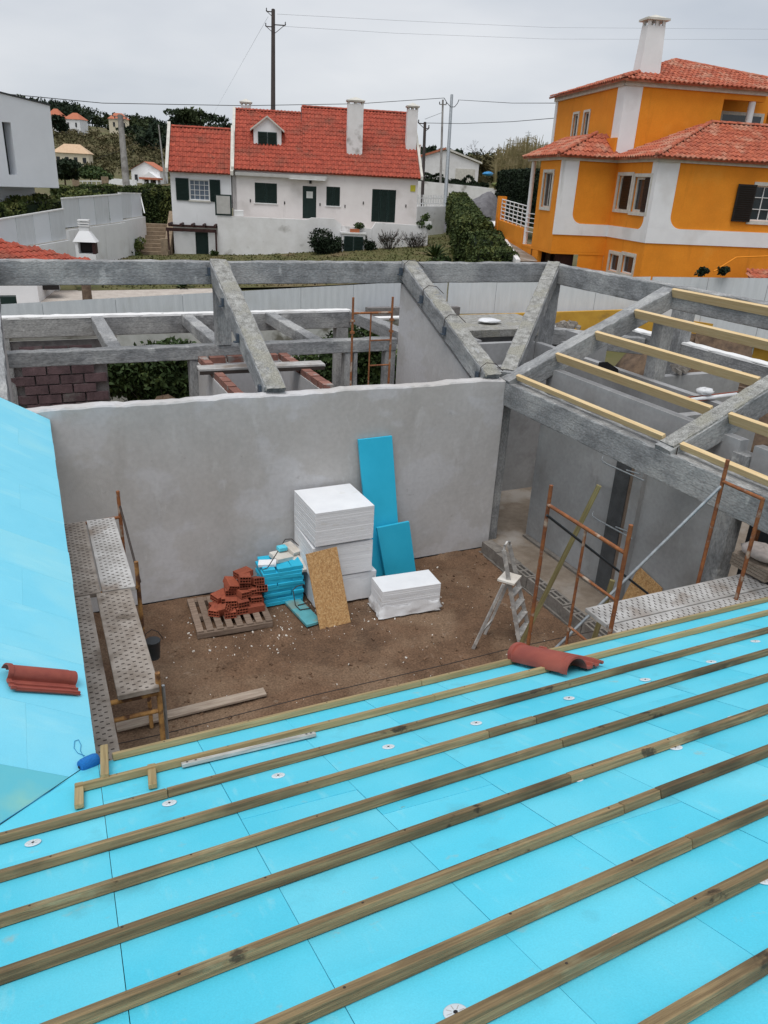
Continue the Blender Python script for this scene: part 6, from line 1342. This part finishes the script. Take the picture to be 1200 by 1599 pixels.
# reeds
rd = thing('reed_bed', 'tall dry reeds growing beyond the driveway', 'reeds', at_d(800, 280, 72)); V = []
for k in range(1500):
    px = random.uniform(772, 868); dep = random.uniform(66, 82); base = at_d(px, 296, dep); hh = random.uniform(2.2, 4.6) * (1.0 - .25 * abs(px - 815) / 60); lean_ = np.array((random.gauss(0, .25), random.gauss(0, .25), hh)); s_ = np.array((.05, -.02, 0))
    V += [base - s_, base + s_, base + lean_ + s_ * .3, base + lean_ - s_ * .3]
    if k % 2 == 0:
        for j in range(3):
            q = base + lean_ * random.uniform(.4, .95); e = np.array((random.gauss(0, .5), random.gauss(0, .5), random.uniform(-.1, .5))); V += [q, q + np.array((0, 0, .07)), q + e + np.array((0, 0, .02)), q + e]
o = quads('reeds', np.array(V), M['reed'], rd); stuff(o)

# ------------------------------------------------------------------ hillside
def far_house(label, px, py, dep, wpx, hpx, m, roof, rot=0.0, hip=True, dpt_=.8, floors=2, nwin=3, roofh=.35):
    c = at_d(px, py, dep); wd = wpx / FPX * dep; hh = hpx / FPX * dep; d = np.array((math.cos(-math.radians(25) + rot), math.sin(-math.radians(25) + rot))); fr = Fr(c[:2], d)
    t = thing('hill_house', label, 'house', c, 'houses on the hillside'); z0 = c[2]; z1 = z0 + hh; dd = wd * dpt_
    fbox(fr, -wd / 2, wd / 2, 0, dd, z0 - 2.2, z1).build('wall', m, t); rh_ = wd * roofh * .6; o_ = wd * .05
    if hip:
        k = min(wd, dd) * .45; mb = MB().add([fr(-wd/2-o_, -o_, z1), fr(wd/2+o_, -o_, z1), fr(wd/2+o_, dd+o_, z1), fr(-wd/2-o_, dd+o_, z1), fr(-wd/2+k, dd/2, z1+rh_), fr(wd/2-k, dd/2, z1+rh_)], [(0, 1, 5, 4), (1, 2, 5), (2, 3, 4, 5), (3, 0, 4), (3, 2, 1, 0)])
    else:
        mb = MB().add([fr(-wd/2-o_, -o_, z1), fr(wd/2+o_, -o_, z1), fr(wd/2+o_, dd+o_, z1), fr(-wd/2-o_, dd+o_, z1), fr(0, -o_, z1+rh_), fr(0, dd+o_, z1+rh_)], [(0, 4, 5, 3), (1, 2, 5, 4)])
        MB().add([fr(-wd/2, 0, z1), fr(wd/2, 0, z1), fr(0, 0, z1 + rh_ * .97)], [(0, 1, 2)]).build('gable', m, t)
    r_ = mb.build('roof', roof, t)
    for i in range(nwin):
        for f_ in range(floors):
            s_ = -wd / 2 + wd * (i + .5) / nwin; zc = z0 + hh * (f_ + .5) / floors
            w_ = fbox(fr, s_ - wd * .05, s_ + wd * .05, -.12, -.02, zc - hh * .15 / floors * 1.4, zc + hh * .2 / floors).build('window', M['dark_metal'], t)
    return t, fr, z0, z1, wd
far_house('pale hill house with orange roof at the top of the field, by the concrete pole', 187, 203, 380, 30, 15, M['cream'], M['roof_far'], .3, True, .7, 1, 2, .5)
far_house('white hill house with orange hip roof near the left treeline', 114, 203, 350, 27, 15, M['white'], M['roof_far'], -.2, True, .8, 1, 2, .6)
far_house('white hill house cut off by the modern house, left of the treeline', 86, 200, 350, 22, 17, M['white'], M['roof_far'], -.1, True, .8, 1, 2, .8)
far_house('cream two storey villa with pale hip roof below the hillside field', 113, 260, 235, 52, 19, M['cream'], M['roof_pale'], .15, True, .6, 1, 4, .42)
t, fr, z0, z1, wd = far_house('white house with red gabled roof and lower porch in the valley', 229, 290, 205, 46, 22, M['white'], M['roof_far'], -.1, False, .7, 1, 3, .45)
fixn(MB().prism([fr(-.3, -3.0, z0 + 2.0), fr(wd / 2 + .6, -3.0, z0 + 2.0), fr(wd / 4 + .2, -3.0, z0 + 3.5)], fr.n * 3).build('porch_gable', M['white'], t))
fixn(MB().prism([fr(-.6, -3.2, z0 + 1.6), fr(wd / 2 + .8, -3.2, z0 + 1.6), fr(wd / 2 + .8, -3.2, z0 + 2.1), fr(-.6, -3.2, z0 + 2.1)], fr.n * 3).build('porch_roof', M['roof_far'], t))
for s_ in (0.2, 2.0, wd / 2): fbox(fr, s_, s_ + .4, -3.0, -2.7, z0 - 3, z0 + 1.6).build('porch_post', M['white'], t)
t = thing('valley_wall', 'white garden wall with a dark gate in front of the valley houses', 'wall', at_d(180, 280, 190)); a, b = at_d(165, 278, 195), at_d(214, 281, 190); rwall(a[:2], b[:2], a[2], b[2], .4, M['white'], t, z0=-4)
a, b = at_d(122, 283, 120), at_d(165, 283, 120); t = thing('valley_railing', 'white railing between stone pillars above the long hedge', 'railing', a)
for k in range(7): p = a + (b - a) * k / 6; MB().tube(p - np.array((0, 0, 1.2)), p + np.array((0, 0, .1)), .07, 5).build('post', M['white_paint'], t)
MB().tube(a, b, .07, 5).build('rail', M['white_paint'], t)
for px in (118, 164): c = at_d(px, 280, 120); MB().box(c[0] - .5, c[0] + .5, c[1] - .5, c[1] + .5, c[2] - 3, c[2] + .4).build('pillar', M['stone_step'], t)
# forest on the ridge, scrub on the slope, individual trees between the houses
def crown_pts(base, h_, r_, n, kind='pine'):
    P = []
    for k in range(5): P.append(cloud_pts(n // 5, base + np.array((random.gauss(0, r_ * .35), random.gauss(0, r_ * .35), h_ * random.uniform(.5, .92))), (r_ * .62, r_ * .62, h_ * .22), .35))
    return np.concatenate(P)
P = []
tl = [(40, 150), (85, 156), (105, 157), (130, 165), (150, 174), (200, 178), (240, 183), (262, 190), (275, 180), (300, 178), (318, 190), (345, 190), (372, 193), (420, 200), (520, 215), (620, 225), (700, 232), (760, 238), (850, 242), (950, 248), (1100, 255), (1250, 262)]
tx, ty = [p[0] for p in tl], [p[1] for p in tl]
for k in range(900):
    px = random.uniform(30, 1250); top = float(np.interp(px, tx, ty)) + abs(random.gauss(0, 1)) * (9 if px < 640 else 11) + random.uniform(-2, 3)
    dep = random.uniform(380, 520) if px < 640 else random.uniform(240, 380); hh = random.uniform(7, 13) if px < 640 else random.uniform(6, 11)
    tp = at_d(px, top, dep); P.append(crown_pts(tp - np.array((0, 0, hh)), hh, hh * random.uniform(.3, .5), 90))
for k in range(110):                                        # dark stand right of the cream house
    px = random.uniform(212, 372); top = random.uniform(195, 232) + (px - 212) * .05; dep = random.uniform(300, 370); hh = random.uniform(7, 11); P.append(crown_pts(at_d(px, top, dep) - np.array((0, 0, hh)), hh, hh * .42, 100))
o = quads('forest', leaf_quads(np.concatenate(P), 1.15, 1.5), M['pine_leaf']); stuff(o); tag(o, 'dark pine wood covering the ridge of the far hills', 'forest')
P = []
for k in range(900):
    px = random.uniform(85, 420); py = random.uniform(215, 285); dep = 240 + (275 - py) * 2.0 + random.uniform(-20, 20); c = at_d(px, py, dep); g_ = H(c[0], c[1])
    P.append(cloud_pts(26, (c[0], c[1], g_ + 1.0), (2.2, 2.2, 1.7), .2))
for k in range(500):
    px = random.uniform(650, 1000); py = random.uniform(262, 292); dep = random.uniform(100, 190); c = at_d(px, py, dep); P.append(cloud_pts(26, (c[0], c[1], H(c[0], c[1]) + .8), (1.6, 1.6, 1.3), .2))
o = quads('scrub', leaf_quads(np.concatenate(P), .75, 1.6), M['scrub']); stuff(o); tag(o, 'brown and green scrub covering the slopes below the wood', 'scrub')
def tree(label, px, py_top, py_base, dep, r_, m, n=1600, size=.4, group='trees near the hillside houses'):
    b_, t_ = at_d(px, py_base, dep), at_d(px, py_top, dep); hh = t_[2] - b_[2]; t = thing('tree', label, 'tree', b_, group)
    mb = MB().tube(b_ - np.array((0, 0, .6)), b_ + np.array((0, 0, hh * .6)), .045 * hh, 7, .02 * hh)
    for k in range(6): a = random.uniform(0, 6.28); mb.tube(b_ + np.array((0, 0, hh * random.uniform(.3, .55))), b_ + np.array((math.cos(a) * r_ * .6, math.sin(a) * r_ * .6, hh * random.uniform(.55, .85))), .02 * hh, 5, .006 * hh)
    mb.build('trunk', M['bark'], t); P = []
    for k in range(9): P.append(cloud_pts(n // 9, b_ + np.array((random.gauss(0, r_ * .4), random.gauss(0, r_ * .4), hh * random.uniform(.45, .88))), (r_ * .55, r_ * .55, hh * .18), .4))
    quads('crown', leaf_quads(np.concatenate(P), size), m, t); return t
tree('dark broad tree right beside the modern white house', 103, 250, 292, 110, 3.0, M['leaf_dark'], 2600, .42)
tree('dark green tree between the villa and the concrete pole', 143, 258, 290, 125, 2.8, M['leaf'], 2400, .42)
tree('dark conifer between the two orange roofed hill houses', 98, 180, 218, 330, 5, M['pine_leaf'], 900, 1.0)
tree('dark tree to the right of the concrete pole on the hillside', 205, 196, 218, 360, 6, M['pine_leaf'], 900, 1.1)
tree('wide dark tree on the ridge left of the cottage roof', 290, 172, 205, 330, 11, M['pine_leaf'], 1700, 1.1)
tree('olive coloured tree in front of the wood right of the long white house', 748, 243, 282, 105, 2.6, M['scrub'], 1400, .4)
tree('dark tree behind the right end of the long white house', 738, 250, 285, 112, 3.0, M['leaf_dark'], 1600, .4)
# bare tree
t = thing('bare_tree', 'bare leafless tree rising above the wood right of the utility poles', 'tree', at_d(742, 272, 110)); mb = MB(); b0 = at_d(742, 275, 110); R = random.Random(5)
def br(p, d, L, r_, lv):
    q = p + d * L; mb.tube(p, q, r_, 5, r_ * .6)
    if lv:
        for k in range(3): br(q, unit(d + np.array((R.gauss(0, .5), R.gauss(0, .5), R.gauss(.1, .25)))), L * .68, r_ * .55, lv - 1)
br(b0, np.array((0.05, 0, 1.0)), 1.9, .12, 4); mb.build('branches', M['twig'], t)
o = MB().tube(at_d(812, 232, 85), at_d(811, 222, 85), .03, 5).tube(at_d(824, 232, 85), at_d(826, 204, 85), .03, 5)
for k in range(4): c = at_d(825, 208 + k * 4, 85); o.tube(c - np.array((.35, 0, 0)), c + np.array((.35, 0, .1)), .02, 4)
o = o.build('tv_antenna', M['galv']); tag(o, 'thin television antennas standing beyond the reeds', 'antenna')
# green field patch
a, b, c, d = at_d(82, 226, 335), at_d(150, 222, 345), at_d(158, 214, 375), at_d(84, 214, 380)
V = []; F = []
for j in range(9):
    for i in range(13):
        p = (a * (1 - i / 12) + b * i / 12) * (1 - j / 8) + (d * (1 - i / 12) + c * i / 12) * j / 8; V.append(tuple(p + np.array((0, 0, .6))))
for j in range(8):
    for i in range(12): k = j * 13 + i; F.append((k, k + 1, k + 14, k + 13))
me = bpy.data.meshes.new('hill_field'); me.from_pydata(V, [], F); me.update(); struct(link('hill_field', me, M['field']))

# ------------------------------------------------------------------ poles and wires
def pole(name, label, px0, py0, px1, py1, dep, r0, r1, m, arms=()):
    b, tp = at_d(px0, py0, dep), at_d(px1, py1, dep); t = thing(name, label, 'utility pole', b, 'utility poles')
    MB().tube(b - np.array((0, 0, 3)), tp, r0, 10, r1).build('shaft', m, t)
    for (f_, L, kind) in arms:
        p = b + (tp - b) * f_; d = np.array((.93, -.36, 0))
        if kind == 'cross':
            MB().bar(p - d * L * .5, p + d * L * .5, .08, .08).build('cross_arm', m, t)
            for s_ in (-.48, .48): MB().lathe(p + d * L * s_ + np.array((0, 0, .04)), [(.035, 0), (.06, .06), (.035, .1), (.055, .15), (.02, .2)], 8).build('insulator', M['dark'], t)
        elif kind == 'side':
            MB().bar(p, p + d * L, .07, .07).build('cross_arm', m, t); MB().lathe(p + d * L + np.array((0, 0, .0)), [(.03, 0), (.06, .08), (.03, .14), (.05, .2), (.02, .26)], 8).build('insulator', M['dark'], t)
            MB().tube(p + d * L * .9 - np.array((0, 0, .02)), p - np.array((0, 0, abs(L) * .7)), .025, 5).build('arm_stay', m, t)
    return t, b, tp
_, _, PA = pole('utility_pole', 'tall dark pole with stepped insulator arms behind the cottage roof', 426, 250, 427, 15, 62, .22, .15, M['pole_wood'], ((.985, -.55, 'side'), (.90, 1.0, 'side'), (.885, -.6, 'side')))
pole('utility_pole', 'thick pale concrete pole in front of the hillside left of the cottage', 199, 300, 188, 180, 78, .42, .27, M['pole'], ((.985, 1.6, 'cross'), (.95, 1.2, 'cross')))
_, _, PB = pole('utility_pole', 'tall slightly leaning grey pole with curved cable stays', 697, 305, 706, 148, 66, .19, .12, M['galv'], ())
_, _, PC = pole('utility_pole', 'slim straight pole left of the leaning grey pole', 690, 300, 692, 156, 74, .14, .09, M['pole'], ((.95, .7, 'cross'),))
_, _, PD = pole('utility_pole', 'short dark pole with a bracket close to the cottage gable', 661, 330, 664, 191, 58, .14, .11, M['pole_wood'], ((.985, -.5, 'side'), (.93, .3, 'side')))
pole('utility_pole', 'thin pole on the scrub slope left of the cottage', 257, 262, 248, 195, 150, .2, .12, M['pole'], ())
def wire(label, pts, r=.012, group='overhead wires', sag=0.0):
    P = []
    for (a, b) in zip(pts[:-1], pts[1:]):
        for k in range(12): f_ = k / 12; P.append(a + (b - a) * f_ - np.array((0, 0, 4 * sag * f_ * (1 - f_))))
    P.append(pts[-1]); o = MB().path(P, r, 5).build('overhead_wire', M['cable']); tag(o, label, 'wire', group); return o
wire('thick black cable sagging from the left edge across the cottage ridge to the leaning pole', [at_d(-60, 140, 40), at_d(160, 161, 50), at_d(380, 165, 55), at_d(560, 162, 60), at_d(694, 153, 66)], .022)
wire('black cable from the leaning pole to the orange house roof', [at_d(716, 156, 66), at_d(800, 161, 55), at_d(870, 161, 44)], .018)
wire('lower black cable from the short dark pole to the orange house wall', [at_d(664, 192, 58), at_d(720, 193, 56), at_d(800, 190, 50), at_d(872, 184, 42)], .018)
wire('thin faint wire from the tall dark pole across the upper sky', [at_d(433, 22, 62), at_d(620, 32, 70), at_d(860, 43, 85), at_d(1260, 46, 110)], .008)
wire('second thin faint wire from the tall dark pole across the upper sky', [at_d(441, 41, 62), at_d(620, 52, 70), at_d(860, 61, 85), at_d(1260, 62, 110)], .008)
wire('thin wire running from the tall dark pole down to the left hillside', [at_d(419, 26, 62), at_d(380, 95, 100), at_d(335, 175, 200)], .010)
wire('wire between the slim pole and the short dark pole', [at_d(664, 186, 58), at_d(690, 176, 70)], .014)
wire('curved cable stay hanging on the leaning grey pole', [at_d(694, 153, 66), at_d(698, 160, 66), at_d(704, 167, 66), at_d(710, 167, 66), at_d(715, 161, 66), at_d(717, 156, 66)], .03)
wire('hillside wire from the concrete pole to the thin slope pole', [at_d(190, 185, 78), at_d(220, 215, 110), at_d(250, 232, 150)], .02)
wire('low hillside cable crossing behind the concrete pole', [at_d(150, 248, 150), at_d(185, 236, 140), at_d(215, 222, 130)], .025)
